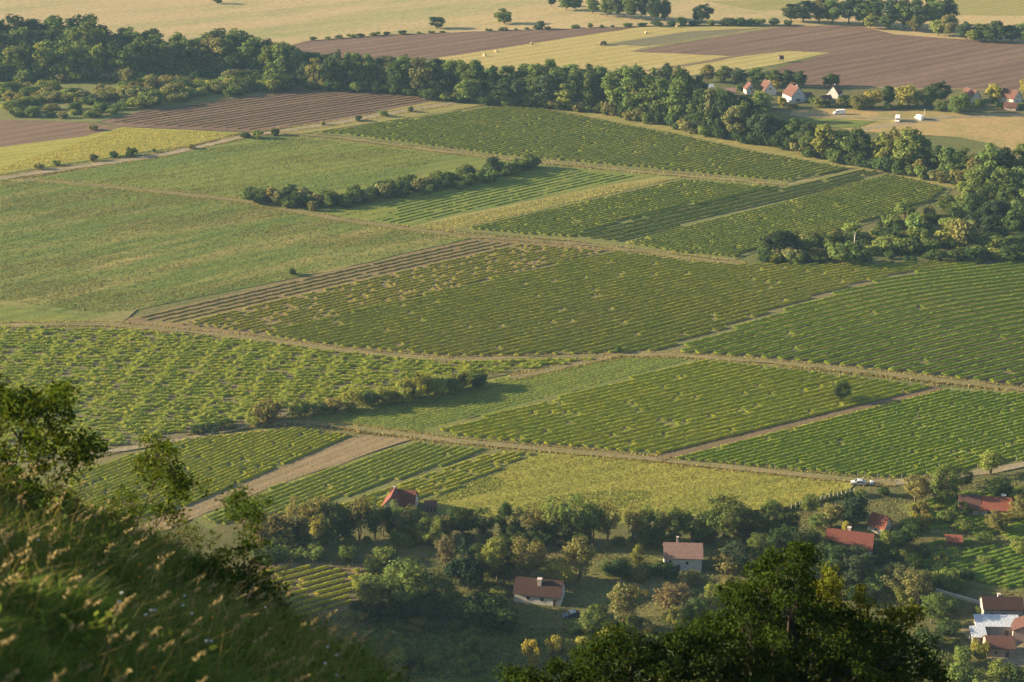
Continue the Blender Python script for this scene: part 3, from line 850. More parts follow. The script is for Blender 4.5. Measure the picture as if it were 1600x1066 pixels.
for k in range(190):
    x = R1.uniform(-10, 450); f = R1.random()
    y = 128 + (x / 450) * 2 + f * (lerp_tab([(0, 186), (150, 188), (215, 172), (400, 149), (450, 142)], x) - 130 - (x / 450) * 2)
    if y < 140 and x < 190: y += 22
    hh = R1.uniform(8, 16) * (1.6 if x > 200 and R1.random() < .4 else 1)
    S.add('shrub', x, y, y - hh, hh * R1.uniform(1.5, 2.4), R1.choice(['olive', 'light', 'mid', 'mid', 'dark', 'olive']))
S.flush()
# belt across the middle distance
S = Set('in the belt behind the young vines', 'tree belt across the plain')
belt(S, 470, 775, [(470, 112), (600, 122), (775, 138)], [(470, 76), (560, 82), (640, 86), (740, 92), (775, 108)], 22, 36, ['blue', 'dark', 'dark', 'mid'], BK)
belt(S, 478, 775, [(470, 134), (600, 141), (700, 153), (775, 160)], [(470, 92), (560, 78), (640, 88), (700, 98), (740, 88), (775, 112)], 17, 30, ['dark', 'mid', 'mid', 'blue', 'olive'], BK)
S.add('round', 728, 160, 122, 36, 'mid'); S.add('tall', 745, 155, 90, 34, 'mid'); S.add('tall', 768, 158, 100, 26, 'dark')
S.flush()
S = Set('in the belt below the hay field', 'tree belt across the plain')
belt(S, 790, 1160, [(790, 145), (950, 155), (1160, 190)], [(790, 100), (835, 94), (940, 98), (1066, 104), (1110, 130), (1160, 150)], 22, 34, ['blue', 'dark', 'mid', 'mid'], BK)
belt(S, 785, 1170, [(785, 162), (870, 168), (940, 174), (1066, 200), (1170, 220)], [(785, 118), (860, 112), (880, 108), (970, 105), (1066, 118), (1120, 140), (1170, 158)], 16, 32, ['dark', 'mid', 'olive', 'mid', 'blue'], BK)
for x, yb, yt, w, t in ((834, 140, 92, 38, 'mid'), (933, 150, 94, 30, 'mid'), (973, 150, 94, 30, 'mid'), (1040, 160, 97, 32, 'blue'), (885, 172, 122, 36, 'light'), (897, 172, 100, 34, 'dark')):
    S.add('tall', x, yb, yt, w, t)
S.flush()
S = Set('in the belt before the far village', 'tree belt across the plain')
belt(S, 1085, 1262, [(1085, 205), (1170, 222), (1262, 240)], [(1085, 152), (1130, 146), (1170, 172), (1262, 192)], 17, 32, ['dark', 'mid', 'mid', 'blue', 'olive'], BK)
S.add('tall', 1128, 212, 146, 40, 'mid'); S.add('tall', 1186, 190, 142, 32, 'mid'); S.add('round', 1200, 214, 176, 42, 'light')
S.flush()
S = Set('in the belt below the white camper', 'tree belt across the plain')
for x, yb, yt, w, t, k in ((1262, 244, 200, 32, 'mid', 'tall'), (1285, 248, 190, 42, 'light', 'tall'), (1318, 250, 200, 40, 'mid', 'round'), (1338, 258, 196, 38, 'dark', 'tall'), (1353, 258, 206, 26, 'dark', 'tall'),
                          (1375, 262, 200, 38, 'light', 'tall'), (1392, 264, 196, 30, 'olive', 'tall'), (1420, 270, 197, 52, 'light', 'tall'), (1440, 272, 212, 36, 'mid', 'tall'), (1462, 275, 222, 34, 'dark', 'tall'),
                          (1480, 282, 226, 40, 'mid', 'tall'), (1498, 284, 228, 34, 'mid', 'tall'), (1518, 288, 238, 36, 'olive', 'round'), (1305, 252, 222, 30, 'dark', 'round'), (1405, 272, 234, 26, 'dark', 'round'), (1438, 278, 244, 24, 'olive', 'round'), (1275, 247, 226, 18, 'dark', 'round')):
    S.add(k, x, yb, yt, w, t)
S.flush()
S = Set('at the right edge above the scrub', 'tree group at the right edge')
for x, yb, yt, w, t, k in ((1540, 290, 216, 42, 'mid', 'tall'), (1562, 285, 226, 40, 'dark', 'tall'), (1590, 285, 214, 44, 'mid', 'tall'), (1612, 290, 222, 40, 'mid', 'tall'), (1530, 312, 246, 46, 'mid', 'tall'), (1558, 318, 250, 46, 'mid', 'tall'), (1588, 318, 250, 44, 'mid', 'tall'),
                          (1515, 325, 276, 44, 'mid', 'round'), (1545, 335, 280, 46, 'dark', 'round'), (1575, 345, 280, 50, 'dark', 'round'), (1602, 350, 284, 50, 'mid', 'tall'), (1520, 345, 300, 44, 'dark', 'round'), (1555, 360, 306, 52, 'blue', 'round'), (1590, 368, 312, 54, 'dark', 'round'), (1500, 338, 312, 34, 'mid', 'round'), (1480, 330, 304, 32, 'mid', 'round'), (1620, 370, 310, 50, 'mid', 'round')):
    S.add(k, x, yb, yt, w, t)
S.flush()
S = Set('in the scrub around the utility pole', 'scrub at the right edge', 'scrub bush')
for k in range(170):
    x = R1.uniform(1190, 1615); top = lerp_tab([(1190, 398), (1260, 378), (1340, 362), (1440, 332), (1490, 330), (1620, 345)], x)
    y = top + R1.random() ** .9 * (410 - top)
    hh = R1.uniform(9, 20) * (1.35 if R1.random() < .25 else 1)
    S.add('shrub', x, y, y - hh, hh * R1.uniform(1.4, 2.2), R1.choice(['olive', 'mid', 'mid', 'dark', 'dark', 'dark', 'blue', 'light']))
for x, yb, yt, w, t in ((1318, 413, 380, 58, 'mid'), (1345, 412, 386, 40, 'dark'), (1410, 396, 370, 44, 'mid'), (1430, 370, 332, 34, 'mid'), (1505, 385, 345, 50, 'olive'), (1240, 413, 396, 26, 'mid'), (1212, 411, 396, 22, 'light')):
    S.add('shrub', x, yb, yt, w, t)
S.flush()
place('round', 1217, 400, 354, 58, 'needle', 'tree', 'tree', 'broad round dark tree standing at the corner of the right-hand scrub')
# long hedge
S = Set('in the long hedge on the plain', 'long hedge on the plain', 'hedge bush')
for k in range(84):
    f = k / 83
    x = 392 + f * 440
    yb = lerp_tab([(392, 318), (470, 332), (560, 322), (660, 306), (760, 286), (835, 262)], x) - R1.random() * 15 * (1 if x < 780 else .3)
    hh = R1.uniform(12, 23)
    S.add('shrub', x + R1.uniform(-6, 6), yb, yb - hh, hh * R1.uniform(1.3, 1.9), R1.choice(['dark', 'olive', 'mid', 'dark', 'mid']))
S.add('round', 770, 272, 243, 34, 'dark'); S.add('round', 820, 262, 247, 24, 'dark'); S.add('round', 455, 312, 288, 28, 'dark'); S.add('round', 730, 280, 252, 30, 'mid')
S.flush()
# lane-side bushes
S = Set('beside the pale dirt lane', 'bushes along the dirt lane', 'bush')
for x, yb, w in ((60, 265, 18), (88, 259, 14), (147, 252, 18), (178, 246, 16), (205, 244, 22), (240, 238, 10), (300, 233, 14), (385, 216, 16), (402, 216, 22), (432, 212, 18), (505, 196, 10), (145, 204, 16), (560, 189, 14), (600, 182, 16), (640, 175, 14)):
    S.add('shrub', x, yb, yb - w * .62, w, R1.choice(['dark', 'olive', 'mid']))
S.flush()
place('shrub', 457, 431, 419, 14, 'dark', 'bush', 'bush', 'lone dark bush on the edge of the rough meadow')
# far trees
S = Set('in the row above the hay field', 'far trees at the top')
for x, yb, yt, w, t in ((862, 10, -12, 16, 'blue'), (885, 16, -14, 26, 'mid'), (900, 17, -14, 22, 'blue'), (926, 22, -6, 24, 'mid'), (948, 26, -8, 26, 'mid'), (965, 28, -10, 24, 'blue'), (985, 30, -14, 26, 'mid'), (1003, 31, -12, 24, 'blue'), (1022, 33, -10, 26, 'blue'), (1038, 33, -4, 24, 'dark')):
    S.add('tall', x, yb, yt, w, t)
S.flush()
S = Set('in the grove above the ploughed field', 'far grove at the top right')
for x, yb, yt, w, t in ((1236, 34, 0, 30, 'blue'), (1255, 36, -6, 36, 'blue'), (1280, 36, -8, 34, 'olive'), (1300, 37, -8, 36, 'mid'), (1325, 38, -10, 36, 'blue'), (1348, 40, -8, 36, 'mid'), (1368, 42, -8, 34, 'dark'), (1390, 44, -6, 38, 'blue'), (1412, 46, -8, 36, 'mid'), (1432, 48, -4, 40, 'blue'), (1455, 48, -10, 40, 'mid'), (1480, 46, -4, 36, 'blue'), (1360, 45, 18, 26, 'light'), (1385, 47, 20, 26, 'mid'), (1428, 50, 22, 28, 'olive'), (1465, 56, 28, 30, 'light'), (1482, 58, 16, 28, 'olive'), (1510, 62, 30, 30, 'blue'), (1532, 64, 32, 32, 'mid'), (1556, 66, 30, 34, 'dark'), (1580, 66, 34, 32, 'blue'), (1602, 68, 30, 34, 'mid'), (1520, 66, 44, 24, 'light'), (1545, 67, 46, 26, 'mid')):
    S.add('tall', x, yb, yt, w, t)
S.flush()
S = Set('in the far hedge line', 'far hedge line', 'bush')
x = 490
while x < 1240:
    if not (700 < x < 760 or 860 < x < 880):
        yb = lerp_tab([(480, 64), (600, 55), (760, 49), (900, 44), (1060, 40), (1240, 40)], x)
        big = 1.0 if x < 1000 else 1.9
        S.add('shrub', x, yb, yb - R1.uniform(3.5, 7) * big, R1.uniform(12, 22) * (1 + .3 * (big > 1)), R1.choice(['dark', 'blue', 'mid']))
    x += R1.uniform(14, 26)
S.flush()
place('round', 682, 45, 24, 28, 'blue', 'tree', 'tree', 'lone round dark tree in the dry meadow above the brown field')
place('round', 788, 37, 13, 27, 'mid', 'tree', 'tree', 'lone green tree with a bare trunk in the dry meadow')
place('round', 844, 46, 32, 18, 'blue', 'tree', 'tree', 'small round tree on the far hedge line beside the dry meadow')
place('round', 1095, 35, 5, 34, 'blue', 'tree', 'tree', 'single round tree rising from the far hedge line')
place('round', 340, 6, -8, 16, 'blue', 'tree', 'tree', 'tiny lone tree at the top edge, on the dry meadow')
# village trees
S = Set('among the far village houses', 'trees of the far village')
for x, yb, yt, w, t, k in ((1105, 128, 98, 32, 'olive', 'tall'), (1130, 130, 100, 30, 'mid', 'tall'), (1155, 132, 102, 28, 'blue', 'tall'), (1180, 133, 104, 28, 'mid', 'tall'), (1205, 134, 104, 32, 'mid', 'tall'), (1228, 136, 106, 30, 'blue', 'tall'), (1248, 138, 110, 28, 'dark', 'tall'), (1297, 136, 112, 28, 'dark', 'round'),
                          (1180, 146, 130, 22, 'yellow', 'round'), (1210, 138, 124, 18, 'yellow', 'round'), (1158, 142, 130, 20, 'mid', 'round'), (1221, 168, 150, 14, 'yellow', 'round'), (1278, 168, 150, 18, 'light', 'round'), (1190, 172, 140, 34, 'light', 'round'),
                          (1340, 170, 142, 32, 'olive', 'round'), (1362, 168, 138, 34, 'yellow', 'round'), (1388, 166, 132, 26, 'dark', 'tall'), (1420, 168, 128, 44, 'yellow', 'round'), (1450, 170, 132, 30, 'dark', 'round'), (1468, 160, 122, 36, 'blue', 'tall'), (1498, 178, 144, 38, 'mid', 'round'), (1552, 158, 130, 30, 'yellow', 'round'), (1386, 172, 160, 18, 'light', 'round'), (1340, 172, 158, 18, 'light', 'round'), (1605, 150, 118, 30, 'yellow', 'round'), (1312, 168, 152, 16, 'olive', 'round'), (1470, 174, 156, 22, 'mid', 'round')):
    S.add(k, x, yb, yt, w, t)
S.flush()
# hedge between the bushy vineyard and the green meadow
S = Set('in the tall hedge in mid plain', 'tall hedge in the middle', 'bush')
for x, yb, yt, w, t in ((470, 652, 618, 44, 'light'), (500, 648, 622, 36, 'light'), (525, 644, 616, 40, 'olive'), (552, 640, 608, 42, 'light'), (580, 634, 606, 40, 'mid'), (605, 630, 598, 44, 'light'), (632, 626, 592, 44, 'light'), (655, 622, 580, 46, 'light'), (680, 616, 576, 48, 'light'), (705, 612, 582, 34, 'mid'), (722, 608, 574, 40, 'light'), (745, 606, 576, 42, 'dark'), (418, 660, 620, 52, 'olive'), (395, 664, 640, 34, 'light'), (355, 668, 654, 34, 'dark'), (335, 672, 658, 30, 'dark'), (310, 676, 664, 30, 'dark'), (515, 646, 630, 28, 'dark')):
    S.add('fineshrub', x, yb, yt, w, t)
S.flush()
place('fine', 1312, 627, 595, 36, 'dark', 'tree', 'tree', 'small round tree standing alone among the yellow-green vine rows')
place('fineshrub', 966, 552, 540, 12, 'dark', 'bush', 'bush', 'tiny bush at the bend of the field path in mid plain')

# gardens at the foot of the hill
S = Set('in the row below the narrow vineyard', 'tree row at the foot of the plain')
for x, yb, yt, w, t, k in ((405, 850, 800, 46, 'olive', 'fine'), (437, 850, 788, 50, 'olive', 'acacia'), (468, 848, 775, 46, 'olive', 'acacia'), (500, 845, 764, 54, 'olive', 'acacia'), (530, 846, 770, 44, 'mid', 'acacia'), (561, 846, 762, 52, 'olive', 'acacia'), (585, 845, 778, 40, 'mid', 'acacia'), (455, 856, 820, 40, 'dark', 'fine'), (500, 856, 794, 42, 'yellow', 'finetall'), (540, 850, 800, 36, 'dark', 'fine'), (610, 845, 790, 22, 'dark', 'finetall'), (634, 847, 792, 38, 'olive', 'finetall'), (670, 854, 808, 42, 'light', 'fine'), (697, 848, 800, 36, 'olive', 'acacia'), (723, 842, 790, 52, 'dark', 'fine'), (596, 838, 782, 36, 'olive', 'acacia'), (618, 836, 781, 36, 'mid', 'acacia'), (644, 838, 782, 38, 'olive', 'acacia'), (630, 842, 786, 34, 'mid', 'acacia'), (660, 842, 796, 30, 'light', 'fine'), (480, 850, 806, 40, 'light', 'fine'), (520, 852, 808, 38, 'mid', 'fine')):
    S.add(k, x, yb, yt, w, t)
S.flush()
S = Set('in the row below the golden meadow', 'tree row at the foot of the plain')
for x, yb, yt, w, t, k in ((756, 842, 792, 40, 'dark', 'acacia'), (788, 842, 784, 36, 'dark', 'finetall'), (812, 846, 790, 44, 'olive', 'acacia'), (840, 848, 786, 46, 'olive', 'acacia'), (868, 848, 774, 50, 'mid', 'acacia'), (896, 849, 770, 58, 'mid', 'acacia'), (925, 848, 776, 50, 'mid', 'acacia'), (948, 846, 782, 42, 'olive', 'acacia'), (800, 850, 815, 50, 'dark', 'fine'), (850, 852, 815, 54, 'dark', 'fine'), (905, 852, 812, 50, 'dark', 'fine'), (990, 846, 788, 34, 'olive', 'acacia'), (1012, 848, 786, 38, 'mid', 'acacia'), (1034, 848, 790, 36, 'olive', 'acacia'), (1056, 848, 784, 40, 'mid', 'acacia'), (1080, 848, 790, 40, 'mid', 'acacia'), (1000, 852, 826, 44, 'dark', 'fine'), (1045, 853, 826, 50, 'dark', 'fine')):
    S.add(k, x, yb, yt, w, t)
S.flush()
S = Set('near the pink-roofed house', 'trees around the houses')
for x, yb, yt, w, t, k in ((1105, 850, 788, 48, 'mid', 'acacia'), (1132, 852, 778, 60, 'mid', 'fine'), (1165, 852, 786, 50, 'dark', 'fine'), (1200, 846, 780, 54, 'mid', 'finetall'), (1228, 848, 792, 46, 'dark', 'fine'), (1150, 890, 842, 54, 'blue', 'fine'), (1185, 880, 838, 50, 'mid', 'fine'), (1220, 880, 826, 56, 'dark', 'fine'), (1255, 874, 824, 52, 'dark', 'fine'), (1115, 955, 905, 44, 'light', 'finefork'), (1053, 952, 910, 66, 'brown', 'fine'), (1052, 990, 945, 42, 'yellow', 'finefork'), (1085, 975, 930, 46, 'dark', 'fine'), (966, 896, 866, 62, 'dark', 'fineshrub'), (995, 890, 850, 24, 'light', 'finetall'), (1040, 900, 878, 44, 'dark', 'fineshrub'), (1010, 898, 880, 40, 'dark', 'fineshrub')):
    S.add(k, x, yb, yt, w, t)
S.flush()
S = Set('near the white cottage', 'trees around the houses')
for x, yb, yt, w, t, k in ((626, 950, 866, 118, 'mid', 'fine'), (575, 955, 895, 60, 'light', 'fine'), (680, 955, 900, 66, 'mid', 'fine'), (697, 888, 833, 42, 'brown', 'fine'), (776, 908, 832, 52, 'light', 'finetall'), (828, 912, 842, 58, 'olive', 'fine'), (805, 900, 852, 36, 'dark', 'fine'), (905, 908, 832, 74, 'olive', 'finefork'), (876, 918, 876, 52, 'yellow', 'fine'), (976, 978, 906, 76, 'olive', 'finefork'), (750, 900, 850, 40, 'dark', 'fine')):
    S.add(k, x, yb, yt, w, t)
S.flush()
S = Set('near the white cottage', 'bushes around the cottage', 'bush')
for x, yb, yt, w, t in ((493, 875, 846, 46, 'mid'), (545, 878, 848, 42, 'mid'), (605, 876, 848, 48, 'mid'), (640, 968, 918, 60, 'dark'), (665, 968, 920, 60, 'dark'), (715, 962, 924, 54, 'mid'), (766, 976, 924, 90, 'dark'), (745, 978, 944, 32, 'light'), (590, 968, 935, 50, 'dark'), (560, 965, 942, 44, 'mid'), (930, 978, 955, 64, 'mid'), (900, 985, 968, 40, 'mid'), (830, 1042, 996, 30, 'yellow'), (866, 1018, 992, 30, 'yellow'), (895, 1022, 1004, 30, 'light'), (655, 985, 965, 44, 'olive'), (450, 872, 850, 50, 'mid'), (420, 878, 852, 50, 'dark'), (790, 985, 960, 40, 'dark'), (910, 1015, 988, 24, 'yellow')):
    S.add('fineshrub', x, yb, yt, w, t)
S.flush()
place('spruce', 727, 918, 832, 76, 'needle', 'conifer', 'conifer', 'dark spreading spruce behind the white red-roofed cottage')
place('pine', 1333, 824, 772, 54, 'needle', 'conifer', 'conifer', 'rounded dark conifer behind the long red roof')
S = Set('near the long red roof', 'trees around the houses')
for x, yb, yt, w, t, k in ((1263, 806, 774, 32, 'mid', 'fine'), (1298, 824, 784, 46, 'olive', 'fine'), (1275, 826, 800, 34, 'mid', 'fine'), (1322, 836, 812, 16, 'yellow', 'finetall'), (1342, 852, 828, 42, 'olive', 'fine'), (1381, 872, 822, 26, 'light', 'finetall'), (1415, 852, 818, 44, 'dark', 'fine'), (1398, 862, 830, 34, 'dark', 'fine'), (1275, 905, 850, 60, 'dark', 'fine'), (1305, 912, 846, 60, 'dark', 'fine'), (1335, 915, 855, 56, 'blue', 'fine'), (1290, 872, 845, 50, 'dark', 'fine'), (1325, 874, 848, 44, 'dark', 'fine'), (1400, 928, 877, 64, 'olive', 'fine'), (1435, 945, 888, 54, 'olive', 'fine'), (1370, 925, 885, 50, 'mid', 'fine'), (1300, 880, 848, 40, 'dark', 'fine'), (1272, 862, 832, 30, 'mid', 'fine'), (1455, 975, 922, 48, 'mid', 'finetall')):
    S.add(k, x, yb, yt, w, t)
S.flush()
S = Set('near the orange-roofed farmhouse', 'trees around the houses')
for x, yb, yt, w, t, k in ((1473, 790, 720, 56, 'mid', 'fine'), (1450, 780, 742, 36, 'olive', 'fine'), (1430, 786, 746, 44, 'olive', 'fine'), (1547, 742, 700, 50, 'light', 'finefork'), (1502, 768, 730, 34, 'dark', 'fine'), (1567, 780, 746, 56, 'dark', 'fine'), (1595, 818, 776, 44, 'olive', 'fine'), (1498, 808, 784, 26, 'dark', 'fine'), (1555, 832, 800, 44, 'olive', 'fine'), (1592, 790, 756, 36, 'mid', 'fine'), (1535, 848, 828, 34, 'mid', 'fine'), (1590, 870, 842, 30, 'light', 'fine')):
    S.add(k, x, yb, yt, w, t)
S.flush()
S = Set('in the gardens at the right', 'garden bushes', 'bush')
for x, yb, yt, w, t in ((1380, 775, 758, 22, 'dark'), (1345, 776, 764, 24, 'mid'), (1440, 870, 850, 40, 'dark'), (1465, 890, 872, 40, 'dark'), (1510, 905, 888, 36, 'dark'), (1490, 925, 905, 44, 'mid'), (1450, 910, 892, 40, 'mid'), (1540, 880, 866, 30, 'mid'), (1528, 1032, 992, 30, 'yellow'), (1505, 1040, 1005, 40, 'mid'), (1560, 1065, 1030, 44, 'mid'), (1595, 1075, 1035, 44, 'dark'), (1500, 1080, 1030, 60, 'mid'), (1530, 1085, 1045, 50, 'mid'), (1480, 995, 965, 44, 'dark'), (1420, 830, 806, 36, 'light'), (1440, 822, 800, 36, 'yellow'), (1450, 1010, 975, 50, 'dark')):
    S.add('fineshrub', x, yb, yt, w, t)
S.flush()

S = Set('in the undergrowth of the lower gardens', 'undergrowth at the foot of the hill', 'bush')
R2 = random.Random(9)
for (x0, x1, y0, y1, n, hh, tones) in ((390, 730, 846, 858, 15, 20, ['mid', 'dark', 'olive', 'light']), (730, 1250, 846, 858, 24, 22, ['dark', 'mid', 'olive', 'mid']), (560, 800, 890, 985, 16, 24, ['mid', 'dark', 'light']),
                                       (1110, 1260, 885, 950, 12, 26, ['mid', 'dark', 'olive']), (1380, 1480, 850, 960, 12, 22, ['mid', 'dark', 'light']), (1400, 1600, 775, 830, 12, 16, ['light', 'mid', 'olive']), (900, 1060, 975, 1030, 10, 22, ['mid', 'light', 'yellow']), (590, 800, 985, 1060, 16, 22, ['mid', 'dark', 'mid', 'light']), (930, 1120, 900, 975, 9, 20, ['mid', 'olive', 'dark']), (1240, 1420, 870, 940, 12, 24, ['dark', 'mid']), (1440, 1600, 935, 975, 6, 14, ['dark', 'mid'])):
    for k in range(n):
        x = R2.uniform(x0, x1); y = R2.uniform(y0, y1); h_ = hh * R2.uniform(.6, 1.4)
        if 790 < x < 900 and y > 890 or 1025 < x < 1105 and 860 < y < 900: continue
        S.add('fineshrub', x, y, y - h_, h_ * R2.uniform(1.2, 1.8), R2.choice(tones))
S.flush()

S = Set('in front of the far village houses', 'bushes of the far village', 'bush')
for x, yb, yt, w, t in ((1186, 156, 147, 16, 'dark'), (1222, 162, 152, 14, 'mid'), (1270, 162, 150, 18, 'mid'), (1290, 166, 154, 18, 'olive'), (1315, 162, 148, 20, 'dark'), (1326, 168, 154, 20, 'mid'), (1505, 166, 152, 18, 'dark'), (1530, 168, 154, 20, 'mid'), (1562, 170, 158, 18, 'dark'), (1595, 172, 160, 18, 'mid'), (1140, 158, 146, 20, 'dark'), (1120, 152, 138, 20, 'mid'), (1238, 170, 160, 16, 'olive')):
    S.add('shrub', x, yb, yt, w, t)
S.flush()

S = Set('at the foot of the tree belt', 'undergrowth of the tree belt', 'bush')
belt(S, 480, 1500, [(480, 138), (600, 145), (700, 158), (780, 164), (870, 171), (940, 178), (1066, 204), (1170, 224), (1262, 243), (1350, 263), (1500, 290)], [(480, 124), (600, 131), (700, 142), (780, 148), (870, 153), (940, 159), (1066, 184), (1170, 203), (1262, 221), (1350, 242), (1500, 268)], 15, 22, ['dark', 'mid', 'dark', 'olive'], ['shrub'], 1.5, 4)
S.flush()

# ------------------------------------------------------------------ houses
def roof_mat(name, col, ridge=.28):
    m, nt, b = new_mat(name)
    N, L = nt.nodes.new, nt.links.new
    b.inputs['Roughness'].default_value = .85; b.inputs['Specular IOR Level'].default_value = .2
    tc = N('ShaderNodeTexCoord')
    nz = N('ShaderNodeTexNoise'); nz.inputs['Scale'].default_value = 2.2; nz.inputs['Detail'].default_value = 6; nz.inputs['Roughness'].default_value = .7
    L(tc.outputs['Object'], nz.inputs['Vector'])
    cr = N('ShaderNodeMix'); cr.data_type = 'RGBA'
    r = N('ShaderNodeMapRange'); r.inputs[1].default_value = .3; r.inputs[2].default_value = .7; L(nz.outputs[0], r.inputs[0]); L(r.outputs[0], cr.inputs[0])
    cr.inputs[6].default_value = tuple(c * .62 for c in col) + (1,); cr.inputs[7].default_value = tuple(min(1, c * 1.25) for c in col) + (1,)
    L(cr.outputs[2], b.inputs['Base Color'])
    wv = N('ShaderNodeTexWave'); wv.bands_direction = 'X'; wv.inputs['Scale'].default_value = 1.0 / ridge / 6.283 * 6.283 / 2; L(tc.outputs['Object'], wv.inputs['Vector'])
    bp = N('ShaderNodeBump'); bp.inputs['Strength'].default_value = .5; bp.inputs['Distance'].default_value = .06
    L(wv.outputs[0], bp.inputs['Height']); L(bp.outputs[0], b.inputs['Normal'])
    return m
M_WHITE = plain_mat('whitewash', (.54, .52, .49), .9, .10, 1.2)
M_CREAM = plain_mat('cream_render', (.52, .48, .40), .9, .12, 1.2)
M_GREYW = plain_mat('grey_render', (.36, .34, .32), .9, .15, 1.2)
M_PINKW = plain_mat('pink_render', (.42, .30, .26), .9, .15, 1.2)
M_GLASS = plain_mat('window_glass', (.02, .025, .03), .12, spec=.6)
M_FRAME = plain_mat('window_frame', (.45, .42, .38), .7)
M_WOOD = plain_mat('old_wood', (.12, .085, .06), .9, .3, 3)
M_BRICK = plain_mat('chimney_brick', (.50, .44, .40), .9, .2, 5)
M_RED = roof_mat('red_tiles', (.165, .058, .044))
M_ORANGE = roof_mat('orange_tiles', (.25, .085, .055))
M_BROWN = roof_mat('brown_tiles', (.12, .062, .052))
M_DKRED = roof_mat('dark_red_tiles', (.052, .028, .026))
M_PINK = roof_mat('weathered_pink_tiles', (.24, .15, .13))
M_VRED = roof_mat('village_tiles', (.125, .06, .048))
M_SHEET = roof_mat('pale_sheet_metal', (.50, .54, .60), .5)

def wall_mesh(L_, W_, h, rh, name='wall'):
    """gabled shell: ridge along x"""
    B = MB(); x, y = L_ / 2, W_ / 2
    B.prism([(-y, -.8), (y, -.8), (y, h), (0, h + rh), (-y, h)], -x, x, axis='x')
    return B.mesh(name)
def roof_mesh(L_, W_, h, rh, ov=.35, th=.16, name='roof'):
    B = MB(); x = L_ / 2 + ov * .8; y = W_ / 2; k = rh / y
    e = y + ov; ez = h - ov * k
    B.prism([(-e, ez + .02), (0, h + rh + .02), (e, ez + .02), (e, ez + .02 + th), (0, h + rh + .02 + th * 1.15), (-e, ez + .02 + th)], -x, x, axis='x')
    return B.mesh(name)

def opening(parent, kind, side, u, z, w, h, L_, W_):
    """a window or door on one side of a house: frame proud of the wall, pane inside it"""
    B = MB(); P = MB(); t = .07; f = .09
    if side in ('front', 'back'):
        s = -1 if side == 'front' else 1; y = s * W_ / 2
        a, b = sorted((y - s * .05, y + s * t))
        for (x0, x1, z0, z1) in ((u - w / 2, u + w / 2, z, z + f), (u - w / 2, u + w / 2, z + h - f, z + h), (u - w / 2, u - w / 2 + f, z + f, z + h - f), (u + w / 2 - f, u + w / 2, z + f, z + h - f)):
            B.box(x0, x1, a, b, z0, z1)
        a, b = sorted((y - s * .04, y + s * .03)); P.box(u - w / 2 + f, u + w / 2 - f, a, b, z + f, z + h - f)
    else:
        s = 1 if side == 'right' else -1; x = s * L_ / 2
        a, b = sorted((x - s * .05, x + s * t))
        for (y0, y1, z0, z1) in ((u - w / 2, u + w / 2, z, z + f), (u - w / 2, u + w / 2, z + h - f, z + h), (u - w / 2, u - w / 2 + f, z + f, z + h - f), (u + w / 2 - f, u + w / 2, z + f, z + h - f)):
            B.box(a, b, y0, y1, z0, z1)
        a, b = sorted((x - s * .04, x + s * .03)); P.box(a, b, u - w / 2 + f, u + w / 2 - f, z + f, z + h - f)
    o = B.build(kind, M_FRAME, parent)
    P.build('pane' if kind == 'window' else 'leaf', M_GLASS if kind == 'window' else M_WOOD, o)

def house(label, px, py, L_, W_, h, rh, rz, wmat, rmat, wins=(), chim=(), name='house', cat='house', group='houses at the foot of the hill', t0=150.0, loc=None):
    if group == 'houses of the far village': L_ *= .88; W_ *= .88; h *= .95; rh *= .88; wins = tuple((k_, s_, u_ * .88, z_ * .9, w_ * .88, hh_ * .88) for (k_, s_, u_, z_, w_, hh_) in wins)
    p = loc or G(px, py, t0)
    root = empty(name, p, rz)
    tag(root, label, cat, group)
    link('wall', wall_mesh(L_, W_, h, rh), wmat, root)
    roof = link('roof', roof_mesh(L_, W_, h, rh), rmat, root)
    for (kind, side, u, z, w, hh) in wins: opening(root, kind, side, u, z, w, hh, L_, W_)
    for (cx, cy, cw, ch) in chim:
        B = MB(); zt = h + rh * (1 - abs(cy) / (W_ / 2))
        B.box(cx - cw / 2, cx + cw / 2, cy - cw / 2, cy + cw / 2, zt - .6, zt + ch); B.box(cx - cw * .65, cx + cw * .65, cy - cw * .65, cy + cw * .65, zt + ch, zt + ch + .14)
        B.build('chimney', M_BRICK, roof)
    return root

D = math.radians
house('white cottage with a dark red roof and a stout white chimney', 843, 936, 11.4, 6.0, 2.8, 2.7, D(-12), M_WHITE, M_DKRED,
      (('window', 'right', .2, 1.2, .9, 1.1), ('window', 'front', 1.2, 1.1, 1.0, 1.1), ('door', 'front', 4.4, .05, 1.1, 2.0), ('window', 'front', -2.2, 1.1, 1.0, 1.1)), ((0.2, -1.0, .9, 1.5),))
house('white house with a weathered pink roof and a thin chimney', 1066, 884, 9.4, 6.2, 3.9, 2.5, D(-3), M_WHITE, M_PINK,
      (('window', 'front', -3.2, 2.3, .8, .9), ('window', 'front', 1.0, 2.0, .8, .9), ('door', 'front', -1.2, .05, 1.0, 2.0)), ((-1.4, .8, .5, 1.9),))
hr = house('red-roofed cottage half hidden by the tree row', 631, 793, 6.8, 5.8, 2.1, 3.1, D(-8), M_CREAM, M_RED,
      (('window', 'front', 0, 1.0, 1.0, 1.0), ('window', 'right', 0, 1.0, 1.0, 1.0)), ((-2.6, .4, .5, 1.0),))
w = link('wing_roof', roof_mesh(6.0, 5.0, 2.5, 3.0), M_RED, hr); w.rotation_euler = (0, 0, D(90)); w.location = (-2.2, -3.0, .3)
w = link('wing_wall', wall_mesh(5.8, 4.8, 2.5, 2.9), M_CREAM, hr); w.rotation_euler = (0, 0, D(90)); w.location = (-2.2, -3.0, .3)
